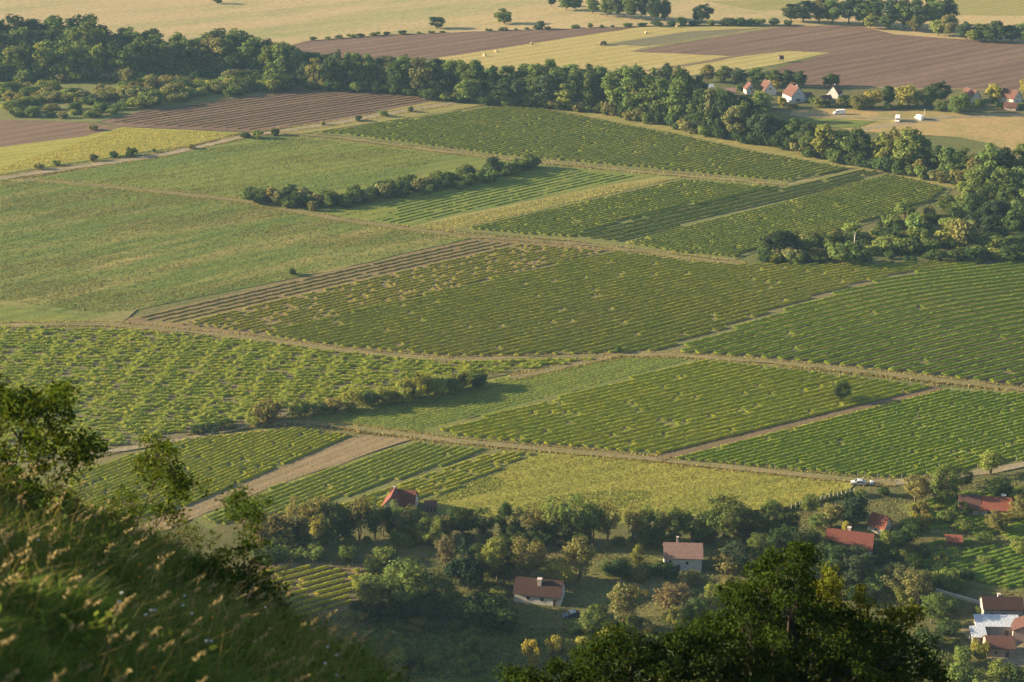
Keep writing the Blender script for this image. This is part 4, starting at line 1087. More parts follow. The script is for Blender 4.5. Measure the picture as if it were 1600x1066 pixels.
house('tiny dark wooden shed beside the half-hidden red cottage', 673, 797, 2.8, 2.6, 1.9, .8, D(5), M_WOOD, M_BROWN, (('door', 'front', 0, .02, .9, 1.6),), name='shed', cat='shed')
house('long red-roofed house with a bright white gable wall', 1326, 866, 11.6, 5.8, 3.6, 3.0, D(-17), M_WHITE, M_RED,
      (('window', 'right', 0, 1.0, 1.0, 1.2), ('window', 'right', 0, 3.7, .8, .9), ('window', 'front', 0, 1.2, 1.0, 1.2)), ((-.4, .9, .8, 1.5),))
house('small steep red-roofed hut behind the long red roof', 1374, 829, 4.6, 4.4, 2.2, 2.4, D(-38), M_CREAM, M_ORANGE, (('window', 'front', 0, .9, .8, .8), ('door', 'right', 0, .02, .9, 1.8)), name='hut', cat='hut')
fh = house('farmhouse with a bright orange roof beside the dark tree', 1553, 802, 8.0, 6.0, 2.5, 2.3, D(-6), M_GREYW, M_ORANGE,
      (('window', 'front', -2, .9, 1.0, 1.1), ('window', 'front', 1.8, .9, 1.0, 1.1), ('door', 'front', 0, .02, 1.0, 1.9)), ((2.2, .8, .9, .9),))
p = fh.location
house('older brown-roofed barn joined to the orange-roofed farmhouse', 0, 0, 5.4, 6.0, 2.4, 2.6, D(-6), M_GREYW, M_BROWN,
      (('door', 'front', 0, .02, 1.6, 2.0),), name='barn', cat='barn', loc=Vector((p.x - 6.85, p.y + .7, p.z)))
house('little shed with an orange roof in the shaded vines', 1489, 852, 3.8, 3.0, 2.0, .9, D(-8), M_WOOD, M_ORANGE, (('door', 'front', 0, .02, 1.0, 1.6),), name='shed', cat='shed')
house('dark red-roofed house with an open porch above the yard', 1562, 962, 9.2, 5.2, 3.3, 1.7, D(-2), M_GREYW, M_DKRED,
      (('window', 'front', -2.6, 1.0, 1.2, 1.2), ('window', 'front', 0, 1.0, 1.2, 1.2), ('door', 'front', 2.4, .02, 1.1, 2.1)), ((-.6, .5, .6, .9),))
def flat_shed(label, px, py, L_, W_, h, rz, wmat, rmat, slope=.5):
    p = G(px, py); root = empty('outbuilding', p, rz); tag(root, label, 'outbuilding', 'houses at the foot of the hill')
    B = MB(); B.prism([(-W_ / 2, -.8), (W_ / 2, -.8), (W_ / 2, h + slope), (-W_ / 2, h)], -L_ / 2, L_ / 2, axis='x'); B.build('wall', wmat, root)
    B = MB(); y = W_ / 2 + .25; k = slope / W_
    B.prism([(-y, h - .25 * k + .03), (y, h + slope + .25 * k + .03), (y, h + slope + .25 * k + .15), (-y, h - .25 * k + .15)], -L_ / 2 - .25, L_ / 2 + .25, axis='x'); B.build('roof', rmat, root)
    opening(root, 'door', 'front', L_ * .2, .02, 1.2, 2.0, L_, W_)
    return root
flat_shed('long outbuilding with a pale blue sheet roof in the yard', 1556, 990, 10.0, 3.4, 2.9, D(-2), M_GREYW, M_SHEET, .9)
flat_shed('small lean-to with a pale sheet roof beside the brown-roofed annexe', 1527, 1003, 3.2, 3.0, 2.2, D(-2), M_GREYW, M_SHEET, .9)
house('brown-roofed annexe with pink walls in front of the pale sheet roofs', 1559, 1020, 6.2, 4.6, 2.7, 1.7, D(-3), M_PINKW, M_BROWN, (('window', 'front', -1, .9, .8, .9), ('door', 'front', 1.6, .02, 1.0, 1.9)), (), 'annexe', 'annexe')
house('pink-walled building cut by the right edge beside the yard', 1604, 998, 4.4, 7.0, 3.2, 1.8, D(80), M_PINKW, M_BROWN, (('window', 'front', 0, 1, .9, 1), ('door', 'left', 0, .02, 1, 2)), ())
# garden wall leading down to the yard
a, b = G(1462, 926), G(1532, 946)
d = b - a; ln = d.xy.length
B = MB(); n = 14
pts = []
for i in range(n + 1):
    q = a.lerp(b, i / n); pts.append((q.x - a.x, q.y - a.y, float(hgt(q.x, q.y)) - a.z))
nr = Vector((-d.y, d.x)).normalized() * .14
v, f = [], []
for (x, y, z) in pts:
    v += [(x - nr.x, y - nr.y, z - .3), (x + nr.x, y + nr.y, z - .3), (x + nr.x, y + nr.y, z + 1.1), (x - nr.x, y - nr.y, z + 1.1)]
for i in range(n):
    for k in range(4): f.append((i * 4 + k, i * 4 + (k + 1) % 4, i * 4 + 4 + (k + 1) % 4, i * 4 + 4 + k))
f += [(3, 2, 1, 0), tuple(n * 4 + k for k in range(4))]
B.add(v, f)
gw = B.build('garden_wall', M_CREAM); gw.location = a
tag(gw, 'low pale garden wall running down to the dark red-roofed house', 'wall')

# far village
FV = 'houses of the far village'
house('far village house with a plain white gable and dark round-topped window, between yellow trees', 1171, 146, 6.5, 6.0, 3.0, 3.6, D(-82), M_WHITE, M_VRED, (('window', 'right', 0, 2.8, 1.3, 1.5),), (), group=FV)
house('far village house with a white gable and orange roof edge below the tall trees', 1199, 147, 9.0, 8.0, 3.2, 4.8, D(-76), M_WHITE, M_VRED, (('window', 'right', 0, 3.4, 1.5, 1.6), ('window', 'right', -2.2, .9, 1.1, 1.1)), ((1.5, .3, .6, .9),), group=FV)
hv = house('largest far village house, white gable with a low red-roofed wing', 1240, 158, 11.0, 9.6, 4.0, 5.2, D(-70), M_WHITE, M_VRED, (('window', 'right', 0, 1.1, 3.0, 1.4), ('window', 'right', 0, 4.9, 1.0, 1.0)), ((2.0, .4, .7, 1.0),), group=FV)
w = link('wing_roof', roof_mesh(8.0, 6.0, 3.0, 2.6), M_VRED, hv); w.rotation_euler = (0, 0, D(70)); w.location = (1.0, 6.6, 0); w.scale = (.78, .78, .78)
w = link('wing_wall', wall_mesh(7.8, 5.8, 3.0, 2.5), M_WHITE, hv); w.rotation_euler = (0, 0, D(70)); w.location = (1.0, 6.6, 0); w.scale = (.78, .78, .78)
house('far village house with steep orange-red roof and white verge, opposite the white van', 1303, 152, 8.0, 7.6, 2.8, 5.0, D(-118), M_WHITE, M_VRED, (('window', 'left', 0, 1.0, 1.4, 1.3), ('window', 'left', 0, 3.6, 1.0, 1.0)), ((1.5, .4, .6, .9),), group=FV)
house('low far village roof in orange in front of the steep orange-red house', 1290, 158, 6.0, 4.6, 1.8, 1.6, D(20), M_PINKW, M_VRED, (('window', 'front', 0, .7, .9, .8),), (), group=FV)
house('far village house with a shaded red roof behind the round garden tree', 1516, 158, 10.0, 7.2, 3.0, 4.2, D(-62), M_CREAM, M_VRED, (('window', 'right', 0, 1.2, 1.2, 1.2),), (), group=FV)
house('far village house with two red gables at the right edge', 1578, 160, 11.0, 7.8, 3.2, 4.2, D(-55), M_CREAM, M_VRED, (('window', 'right', 0, 1.2, 1.2, 1.2), ('window', 'right', 0, 3.8, .9, .9)), (), group=FV)
house('low red-roofed annexe below the two red gables at the right edge', 1578, 172, 7.0, 5.0, 2.2, 2.2, D(-20), M_PINKW, M_VRED, (('window', 'front', 0, .8, .9, .9),), (), group=FV)
house('far village cottage with a pink roof and dark garage, left of the white gables', 1142, 150, 5.4, 5.0, 3.0, 1.6, D(-10), M_CREAM, M_PINK, (('door', 'front', 0, .02, 2.2, 2.1),), (), group=FV)
house('far village cottage with a pale metal roof at the left end of the village', 1106, 145, 6.0, 5.0, 3.4, 1.4, D(8), M_CREAM, M_SHEET, (('window', 'front', 0, 1.0, 1.2, 1.1),), (), group=FV)
# white garden tent
p = G(1160, 166); tr = empty('garden_tent', p); tag(tr, 'white peaked garden tent among the far village trees', 'tent')
B = MB(); B.add([(-2.6, -2.2, 2.1), (2.6, -2.2, 2.1), (2.6, 2.2, 2.1), (-2.6, 2.2, 2.1), (-1.0, 0, 3.5), (1.0, 0, 3.5)], [(0, 1, 5, 4), (1, 2, 5), (2, 3, 4, 5), (3, 0, 4), (3, 2, 1, 0)]); B.build('canopy', plain_mat('tent_cloth', (.78, .78, .80), .8), tr)
for sx in (-1, 1):
    for sy in (-1, 1):
        B = MB(); B.tube([(sx * 2.4, sy * 2.0, 0), (sx * 2.4, sy * 2.0, 2.12)], [.05, .05], 6); B.build('pole', M_FRAME, tr)

# ------------------------------------------------------------------ vehicles
M_VWHITE = plain_mat('white_paint', (.80, .80, .79), .35, spec=.5)
M_SILVER = plain_mat('silver_paint', (.42, .43, .45), .35, spec=.5)
M_BLUECAR = plain_mat('dark_blue_paint', (.05, .08, .13), .3, spec=.5)
M_TYRE = plain_mat('tyre_rubber', (.02, .02, .02), .9)
M_RIM = plain_mat('wheel_rim', (.5, .5, .5), .4, metal=.6)
M_LAMP = plain_mat('lamp_glass', (.7, .7, .66), .15, spec=.6)
M_TAIL = plain_mat('tail_lamp', (.35, .02, .02), .2, spec=.6)

def vehicle(name, cat, label, loc, rz, prof, W_, wheels, glass, paint, wr=.33, group='parked vehicles'):
    """side profile swept across the width; panes, lamps and wheels are parts"""
    root = empty(name, loc, rz); tag(root, label, cat, group)
    B = MB(); B.prism(prof, -W_ / 2, W_ / 2, axis='y'); B.build('body', paint, root, bevel=.07)
    for nm, pts, side in glass:
        for s in ((-1, 1) if side else (0,)):
            G_ = MB()
            if side:
                y0, y1 = sorted((s * (W_ / 2 - .02), s * (W_ / 2 + .015))); G_.prism(pts, y0, y1, axis='y')
            else:
                (x0, z0), (x1, z1) = pts; nn = Vector((z1 - z0, 0, -(x1 - x0))).normalized() * .02
                if nn.z < 0: nn = -nn
                hw = W_ / 2 - .14
                q = [Vector((x0, -hw, z0)), Vector((x0, hw, z0)), Vector((x1, hw * .94, z1)), Vector((x1, -hw * .94, z1))]
                G_.add([a + nn for a in q] + [a - nn for a in q], [(0, 1, 2, 3), (7, 6, 5, 4), (0, 4, 5, 1), (1, 5, 6, 2), (2, 6, 7, 3), (3, 7, 4, 0)])
            G_.build(nm, M_GLASS, root)
    for wx in wheels:
        for s in (-1, 1):
            T = MB(); y = s * (W_ / 2 - .10); T.tube([(wx, y - .11, wr), (wx, y - .09, wr), (wx, y + .09, wr), (wx, y + .11, wr)], [wr * .9, wr, wr, wr * .9], 16)
            t = T.build('wheel', M_TYRE, root)
            Rm = MB(); Rm.tube([(wx, y + s * .08, wr), (wx, y + s * .125, wr)], [wr * .6, wr * .58], 12); Rm.build('rim', M_RIM, t)
    xs = [p_[0] for p_ in prof]; x0, x1 = min(xs), max(xs)
    for s in (-1, 1):
        H_ = MB(); H_.box(x0 - .02, x0 + .10, s * (W_ / 2 - .30) - .16, s * (W_ / 2 - .30) + .16, .62, .80); H_.build('headlight', M_LAMP, root)
        H_ = MB(); H_.box(x1 - .10, x1 + .02, s * (W_ / 2 - .20) - .10, s * (W_ / 2 - .20) + .10, .75, 1.05); H_.build('tail_light', M_TAIL, root)
    return root
CARP = [(-2.05, .32), (-2.1, .62), (-2.0, .82), (-1.05, .95), (-.35, 1.42), (.25, 1.50), (1.1, 1.47), (1.85, 1.02), (2.05, .92), (2.1, .45), (2.05, .32)]
CARG = (('windscreen', [(-1.0, .97), (-.40, 1.40)], False), ('rear_window', [(1.15, 1.44), (1.78, 1.06)], False), ('side_window', [(-.75, .98), (-.25, 1.36), (.95, 1.40), (1.45, 1.02)], True))
vehicle('car', 'car', 'silver hatchback parked on the track at the corner of the golden meadow', G(1341, 757), D(-8), CARP, 1.74, (-1.3, 1.3), CARG, M_SILVER)
vehicle('car', 'car', 'dark blue car parked beside the white cottage', G(893, 964), D(15), CARP, 1.74, (-1.3, 1.3), CARG, M_BLUECAR)
VANP = [(-2.95, .40), (-3.0, .85), (-2.75, 1.15), (-2.15, 1.40), (-1.55, 2.25), (-1.2, 2.55), (2.85, 2.60), (3.0, 2.45), (3.0, .45), (2.9, .38)]
VANG = (('windscreen', [(-2.12, 1.44), (-1.58, 2.2)], False), ('side_window', [(-1.95, 1.42), (-1.5, 2.05), (-.75, 2.05), (-.75, 1.42)], True))
vehicle('van', 'van', 'long white panel van parked along the village road', G(1311, 179), D(4), VANP, 2.0, (-2.0, 1.85), VANG, M_VWHITE, .36)
vehicle('van', 'van', 'small white van parked beyond the camper', G(1436, 187), D(-70), VANP, 1.9, (-2.0, 1.85), VANG, M_VWHITE, .36)
CAMP = [(-2.9, .40), (-2.95, .85), (-2.7, 1.1), (-2.25, 1.32), (-1.85, 1.95), (-2.45, 2.15), (-2.35, 2.75), (-1.5, 3.0), (2.85, 3.0), (3.0, 2.8), (3.0, .6), (2.8, .42)]
CAMG = (('windscreen', [(-2.23, 1.36), (-1.88, 1.9)], False), ('side_window', [(-2.1, 1.36), (-1.8, 1.85), (-1.2, 1.85), (-1.2, 1.36)], True), ('side_window', [(.2, 1.6), (.2, 2.2), (1.4, 2.2), (1.4, 1.6)], True))
vehicle('camper', 'camper', 'white camper van with an overhanging cab parked facing the hill', G(1402, 190), D(75), CAMP, 2.3, (-1.95, 1.7), CAMG, M_VWHITE, .36)

# small white water tank beside the silver car
p = G(1362, 757); tk = empty('water_tank', p); tag(tk, 'small white water tank beside the silver hatchback', 'tank')
B = MB(); B.box(-.5, .5, -.5, .5, .14, 1.1); B.build('tank', M_VWHITE, tk, bevel=.08)
B = MB(); B.box(-.6, .6, -.5, .5, 0, .13); B.build('pallet', M_WOOD, tk)
B = MB(); B.tube([(0, 0, 1.08), (0, 0, 1.2)], [.15, .15], 10); B.build('cap', M_TYRE, tk)

# hay bales in the far field
M_BALE = plain_mat('hay_bale', (.50, .38, .20), .95, .2, 4)
for lab, x, y in (('round hay bale nearest the tree belt in the far hay field', 757, 88), ('round hay bale just above the one nearest the tree belt', 775, 82), ('round hay bale on the edge of the brown field', 831, 70),
                  ('pale round hay bale alone in the upper hay field', 1009, 53), ('pale round hay bale by the far hedge line', 1042, 42), ('pale round hay bale, right of the pair by the far hedge line', 1057, 43)):
    p = G(x, y); o = empty('hay_bale', p, R1.uniform(0, 3)); tag(o, lab, 'hay bale', 'hay bales in the far field'); o.scale = (.8, .8, .8)
    B = MB(); B.tube([(-.85, 0, 1.0), (-.8, 0, 1.0), (.8, 0, 1.0), (.85, 0, 1.0)], [.95, 1.05, 1.05, .95], 18); B.build('roll', M_BALE, o)
    for k in range(4):
        B = MB(); B.tube([(-.62 + k * .41, 0, 1.0), (-.56 + k * .41, 0, 1.0)], [1.062, 1.062], 18); B.build('twine', M_FRAME, o)
# hay trailer and raised hide
p = G(942, 71); o = empty('hay_trailer', p, .3); tag(o, 'dark loaded hay trailer standing in the far hay field', 'trailer')
B = MB(); B.box(-2.4, 2.4, -1.1, 1.1, .8, 1.0); B.build('bed', M_WOOD, o)
B = MB(); B.prism([(-2.2, 1.0), (2.2, 1.0), (2.0, 2.4), (0, 2.8), (-1.9, 2.3)], -1.05, 1.05); B.build('load', plain_mat('old_hay', (.16, .12, .08), .95, .3), o, bevel=.15)
for wx in (-1.5, 1.5):
    for s in (-1, 1):
        B = MB(); B.tube([(wx, s * 1.05 - .1, .45), (wx, s * 1.05 + .1, .45)], [.45, .45], 14); B.build('wheel', M_TYRE, o)
p = G(1220, 97); o = empty('hunting_hide', p, .2); tag(o, 'dark wooden hide on legs at the edge of the far hay wedge', 'hide')
for sx in (-1, 1):
    for sy in (-1, 1):
        B = MB(); B.tube([(sx * 1.3, sy * 1.2, -.1), (sx * 1.1, sy * 1.0, 1.7)], [.1, .1], 6); B.build('leg', M_WOOD, o)
B = MB(); B.box(-1.35, 1.35, -1.2, 1.2, 1.7, 3.5); B.build('cabin', M_WOOD, o)
B = MB(); B.prism([(-1.6, 3.5), (1.6, 3.5), (1.6, 3.6), (-1.6, 4.0)], -1.4, 1.4); B.build('roof', M_BROWN, o)
B = MB(); B.box(-.8, .8, -1.23, -1.16, 2.5, 3.1); B.build('window', M_GLASS, o)

# utility poles
M_POLE = plain_mat('pale_pole', (.50, .46, .40), .9, .15)
for lab, x, yb, yt in (('pale utility pole rising out of the right-hand scrub', 1334, 392, 364), ('slim pale pole behind the sapling at the left edge', 43, 735, 690), ('short pale pole beside the village road', 1444, 184, 171)):
    p = G(x, yb); t = depth(p); hh = (yb - yt) * t / FPX / .93
    o = empty('utility_pole', p); tag(o, lab, 'pole', 'utility poles')
    B = MB(); B.tube([(0, 0, -.3), (0, 0, hh * .5), (0, 0, hh)], [.17, .15, .12], 8); B.build('post', M_POLE, o, True)
    B = MB(); B.box(-.7, .7, -.06, .06, hh - .55, hh - .42); B.build('crossarm', M_POLE, o)
    for k in (-.55, 0, .55):
        B = MB(); B.tube([(k, 0, hh - .42), (k, 0, hh - .25)], [.05, .04], 6); B.build('insulator', M_FRAME, o)

# wire fence along the golden meadow
a, b = G(1236, 796), G(1334, 772)
root = empty('wire_fence', a); tag(root, 'wire fence with pale posts along the lower corner of the golden meadow', 'fence')
n = 15
pm = None; top = []
for i in range(n + 1):
    q = a.lerp(b, i / n); z = float(hgt(q.x, q.y))
    if pm is None:
        B = MB(); B.tube([(0, 0, -.3), (0, 0, .9), (0, 0, 1.75)], [.08, .075, .07], 6); pm = B.mesh('post'); pm.materials.append(M_POLE)
    o = bpy.data.objects.new('post', pm); COL.objects.link(o); o.parent = root; o.location = (q.x - a.x, q.y - a.y, z - a.z)
    top.append(Vector((q.x - a.x, q.y - a.y, z - a.z)))
for zz in (.4, .8, 1.2, 1.6):
    B = MB(); B.tube([p_ + Vector((0, 0, zz)) for p_ in top], [.015] * len(top), 4); B.build('wire', M_TYRE, root)

# ------------------------------------------------------------------ standing grass on the meadows and along the lanes
def tufts(xy, h, w, col, name='grass', rng=RNG, vary=.35):
    n = len(xy)
    a = rng.uniform(0, 6.283, n)
    hh = h * rng.uniform(.5, 1.4, n); ww = w * rng.uniform(.6, 1.4, n)
    z = hgt(xy[:, 0], xy[:, 1])
    dx, dy = np.cos(a) * ww / 2, np.sin(a) * ww / 2
    lx, ly = rng.normal(size=n) * hh * .35, rng.normal(size=n) * hh * .35
    V = np.stack([np.stack([xy[:, 0] - dx, xy[:, 1] - dy, z], 1), np.stack([xy[:, 0] + dx, xy[:, 1] + dy, z], 1),
                  np.stack([xy[:, 0] + dx * .5 + lx, xy[:, 1] + dy * .5 + ly, z + hh], 1), np.stack([xy[:, 0] - dx * .7 + lx, xy[:, 1] - dy * .7 + ly, z + hh * .8], 1)], 1)
    o = link(name, quads_mesh(name, V), leaf_mat('grass_blade', tuple(k * 1.35 for k in col), vary=vary, trans=.35, hue=(1.1, 1.0, .7)))
    return tag(o, kind='stuff')

def in_poly(px, n, rng=RNG):
    P = ground_poly(px)
    b = np.array([[p.x, p.y] for p in P]); lo, hi = b.min(0), b.max(0)
    out = []
    tot = 0
    while tot < n:
        q = rng.uniform(lo, hi, size=(n * 2, 2)); q = q[inside(P, q)]; out.append(q); tot += len(q)
    return np.concatenate(out)[:n]

tufts(in_poly([(842, 707), (1022, 721), (1200, 740), (1330, 757), (1240, 792), (960, 815), (690, 803), (660, 785)], 26000), .28, .4, (.19, .185, .042), vary=.2)
tufts(in_poly([(0, 282), (233, 300), (383, 317), (533, 347), (740, 373), (533, 418), (168, 492), (0, 470)], 34000), .32, .8, (.115, .145, .042))
tufts(in_poly([(60, 281), (330, 231), (455, 215), (700, 243), (600, 290), (383, 312), (233, 296)], 16000), .32, .9, (.12, .155, .042))
tufts(in_poly([(500, 654), (770, 594), (968, 560), (1085, 561), (660, 672), (560, 666)], 16000), .25, .5, (.10, .145, .04))
tufts(in_poly([(0, 262), (192, 201), (370, 209), (300, 226), (0, 272)], 9000), .3, 1.0, (.28, .25, .07))
tufts(in_poly([(640, 356), (960, 290), (1060, 279), (890, 318), (705, 361)], 7000), .35, .8, (.24, .22, .07))
tufts(in_poly([(700, 980), (560, 960), (380, 960), (560, 1060), (1000, 1060), (1500, 1060), (1500, 1000), (1000, 985)], 18000), .35, .5, (.09, .12, .03))
tufts(in_poly([(390, 838), (700, 856), (960, 850), (1160, 856), (1240, 800), (1400, 770), (1600, 740), (1600, 960), (1000, 985), (700, 975), (390, 960)], 26000), .35, .5, (.11, .125, .036))
def masked(px, n, k, lo):
    q = in_poly(px, n); return q[patchy(q[:, 0] * .7, q[:, 1] * 1.8, k) > lo]
KP = [(0, 282), (233, 300), (383, 317), (533, 347), (740, 373), (533, 418), (168, 492), (0, 470)]
tufts(masked(KP, 40000, 1.3, .45), .35, .6, (.15, .135, .055), 'dry_grass')
tufts(masked([(60, 281), (330, 231), (455, 215), (700, 243), (600, 290), (383, 312), (233, 296)], 18000, 2.3, .7), .35, .7, (.14, .14, .05), 'dry_grass')
tufts(masked([(842, 707), (1022, 721), (1200, 740), (1330, 757), (1240, 792), (960, 815), (690, 803), (660, 785)], 26000, 4.3, .5), .35, .5, (.17, .20, .05))
def along(px, n, width, rng=RNG):
    pts = [G(*p).xy for p in px]
    out = []
    seg = [(b - a).length for a, b in zip(pts, pts[1:])]; T = sum(seg)
    for a, b, l in zip(pts, pts[1:], seg):
        k = int(n * l / T); f = rng.uniform(0, 1, k)
        d = (b - a) / l
        side = np.where(rng.random(k) < .5, -1, 1) * (width / 2 + rng.exponential(.5, k))
        out.append(np.stack([a.x + (b.x - a.x) * f - d.y * side, a.y + (b.y - a.y) * f + d.x * side], 1))
    return np.concatenate(out)
for pts, n, w in (([(40, 280), (233, 298), (383, 315), (533, 344), (740, 371), (880, 379), (1000, 393), (1160, 413)], 5000, 4.5),
                  ([(440, 208), (640, 231), (760, 245), (1066, 275), (1228, 289)], 3500, 4),
                  ([(0, 508), (170, 507), (390, 529), (533, 548), (700, 563), (968, 555)], 5000, 3.6),
                  ([(800, 592), (968, 554), (1066, 556), (1400, 587), (1600, 610)], 5000, 3.2),
                  ([(400, 664), (460, 657), (700, 689), (1020, 718), (1400, 757)], 5000, 3.0),
                  ([(1025, 718), (1250, 662), (1468, 606)], 2500, 3.4),
                  ([(0, 280), (250, 243), (385, 212), (530, 192), (700, 162)], 4500, 6.5),
                  ([(290, 684), (480, 664), (562, 680)], 1500, 3)):
    tufts(along(pts, n, w), .45, .45, (.24, .20, .075), 'dry_grass')

# ------------------------------------------------------------------ foreground: tall grass on the hillside
frng = np.random.default_rng(3)
def hill_points(n, t_lo, t_hi, power=1.0):
    """ground points of the near slope between two distances, inside a wedge a little wider than the view"""
    out = []
    while sum(map(len, out)) < n:
        t = t_lo + (t_hi - t_lo) * frng.random(n) ** power
        x = t * frng.uniform(-.40, .02, n); y = t * .9
        out.append(np.stack([x, y], 1))
    return np.concatenate(out)[:n]
def blades(xy, h, w, col, name, lean=(.35, -.1), vary=.4):
    n = len(xy); z = hgt(xy[:, 0], xy[:, 1])
    base = np.column_stack([xy, z - .02])
    hh = h * frng.uniform(.45, 1.25, n) * (.85 + .35 * np.sin(xy[:, 0] * 2.3 + 1.1 * xy[:, 1]) * np.sin(xy[:, 1] * 1.7 - xy[:, 0] * .8)); a = frng.uniform(0, 6.283, n)
    wv = np.column_stack([np.cos(a), np.sin(a), np.zeros(n)]) * (w * frng.uniform(.6, 1.4, n))[:, None] * .5
    ln = np.column_stack([lean[0] + .45 * frng.normal(size=n), lean[1] + .45 * frng.normal(size=n), np.zeros(n)]) * hh[:, None]
    up = np.column_stack([np.zeros(n), np.zeros(n), hh])
    mid = base + ln * .3 + up * .6; tip = base + ln * .95 + up * (1 - .25 * np.minimum(1, np.linalg.norm(ln, axis=1) / hh))[:, None]
    V = np.stack([base - wv, base + wv, mid - wv * .8, mid + wv * .8, tip - wv * .1, tip + wv * .1], 1).reshape(-1, 3)
    k = np.arange(n)[:, None] * 6
    F = np.concatenate([k + np.array([[0, 1, 3, 2]]), k + np.array([[2, 3, 5, 4]])])
    o = link(name, idx_mesh(name, V, F), leaf_mat('grass_blade_near', col, vary=vary, trans=.45, hue=(1.2, 1.05, .6)))
    return tag(o, kind='stuff')
blades(hill_points(52000, 2.2, 14, .8), .34, .012, (.12, .20, .045), 'grass')
blades(hill_points(420, 2.2, 7, .9), .62, .016, (.20, .26, .05), 'grass')  # sparse brighter blades, sunlight painted into their leaf colour
blades(hill_points(42000, 9, 32, .9), .36, .020, (.12, .18, .045), 'grass')
blades(hill_points(9000, 2.4, 28, .8), .58, .008, (.21, .18, .08), 'dry_grass')
def seed_heads(xy, h, col, name, plume=.13, per=16, q=.016, lean=(.38, -.1)):
    n = len(xy); z = hgt(xy[:, 0], xy[:, 1])
    base = np.column_stack([xy, z])
    hh = h * frng.uniform(.7, 1.3, n)
    dr = unit(np.column_stack([lean[0] + .22 * frng.normal(size=n), lean[1] + .22 * frng.normal(size=n), np.ones(n)]))
    tip = base + dr * hh[:, None]
    sw = np.column_stack([np.ones(n), np.zeros(n), np.zeros(n)]) * .0022
    S_ = np.stack([base - sw, base + sw, tip + sw * .6, tip - sw * .6], 1)
    droop = unit(dr + np.array([.5, 0, -.25]))
    f = frng.random((n, per)); 
    c = tip[:, None] + droop[:, None] * ((f - .1) * plume)[..., None] + frng.normal(size=(n, per, 3)) * .011 * (1.15 - f)[..., None]
    Q = leaf_quads(c.reshape(-1, 3), q * 2.2 * frng.uniform(.6, 1.5, n * per), np.repeat(frng.normal(size=(n, 3)), per, 0) * .2, frng, 1.0, .35)
    o = link(name, quads_mesh(name, np.concatenate([S_, Q])), leaf_mat('seed_head', col, vary=.35, trans=.45, hue=(1.05, 1.0, .8)))
    return tag(o, kind='stuff')
seed_heads(hill_points(560, 2.6, 24, .8), .52, (.34, .28, .15), 'dry_grass')
seed_heads(hill_points(240, 2.0, 5.0, .8), .62, (.40, .34, .20), 'dry_grass', .17, 26, .02)
seed_heads(hill_points(80, 3.0, 9, 1.0), .55, (.26, .28, .06), 'grass', .22, 26, .02)

# leafy weeds between the grasses
wx = hill_points(620, 3.5, 28, .9); wV = []
for (x, y) in wx:
    z = float(hgt(x, y)); hw_ = frng.uniform(.12, .45); n_ = 26
    P_ = np.column_stack([x + frng.normal(size=n_) * .09, y + frng.normal(size=n_) * .09, z + hw_ * (.25 + .9 * frng.random(n_))])
    wV.append(leaf_quads(P_, .065 * frng.uniform(.6, 1.7, n_), np.tile([0, 0, .6], (n_, 1)), frng, .8, .45))
tag(link('weeds', quads_mesh('weeds', np.concatenate(wV)), leaf_mat('weed_leaf', (.085, .13, .035), vary=.4, trans=.45)), kind='stuff')

# wildflowers between the grasses
M_PETAL = plain_mat('white_petal', (.55, .55, .53), .7)
M_PETAL2 = plain_mat('orange_petal', (.65, .25, .02), .7)
M_STEM = plain_mat('flower_stem', (.10, .15, .04), .8)
def on_slope(px, py, lift):
    """the point of the near slope raised by lift metres that is seen at a pixel"""
    d = ray(px, py)
    for t in np.arange(2.0, 40, .05):
        x, y, z = d[0] * t, d[1] * t, CAM_Z + d[2] * t
        if z < float(hgt(x, y)) + lift: return Vector((x, y, float(hgt(x, y)))), z - float(hgt(x, y))
    return None, 0
def flower(px, py, mat, label, r, lift=.5):
    p, z = on_slope(px, py, lift)
    if p is None: return
    o = empty('wildflower', p, px * .1); tag(o, label, 'flower', 'wildflowers in the tall grass')
    B = MB(); B.tube([(0, 0, -.05), (.01, 0, z * .5), (0, 0, z)], [.004, .003, .003], 5); B.build('stem', M_STEM, o)
    B = MB()
    for k in range(9):
        a = k * 2.4; rr = r * math.sqrt((k + .3) / 9)
        x, y = rr * math.cos(a), rr * math.sin(a); s = r * .42
        B.add([(x - s, y, z + .01), (x, y - s, z + .012), (x + s, y, z + .01), (x, y + s, z + .014), (x, y, z + .012 + s * .4), (x, y, z - s * .5)], [(0, 1, 4), (1, 2, 4), (2, 3, 4), (3, 0, 4), (1, 0, 5), (2, 1, 5), (3, 2, 5), (0, 3, 5)])
    B.build('bloom', mat, o)
wf = sorted([(190, 928), (186, 942), (289, 932), (286, 947), (236, 955), (228, 962), (242, 955), (330, 1003), (322, 1003), (526, 1025), (508, 1038), (512, 1012), (300, 960), (415, 950), (60, 845), (526, 1056)])
for i, (x, y) in enumerate(wf): flower(x, y, M_PETAL, f'white wildflower in the tall grass, {ordinal(i + 1)} white bloom from the left', .013)
wf = sorted([(219, 883), (233, 888), (218, 903), (332, 966), (240, 1045)])
for i, (x, y) in enumerate(wf): flower(x, y, M_PETAL2, f'orange wildflower in the tall grass, {ordinal(i + 1)} orange bloom from the left', .012)

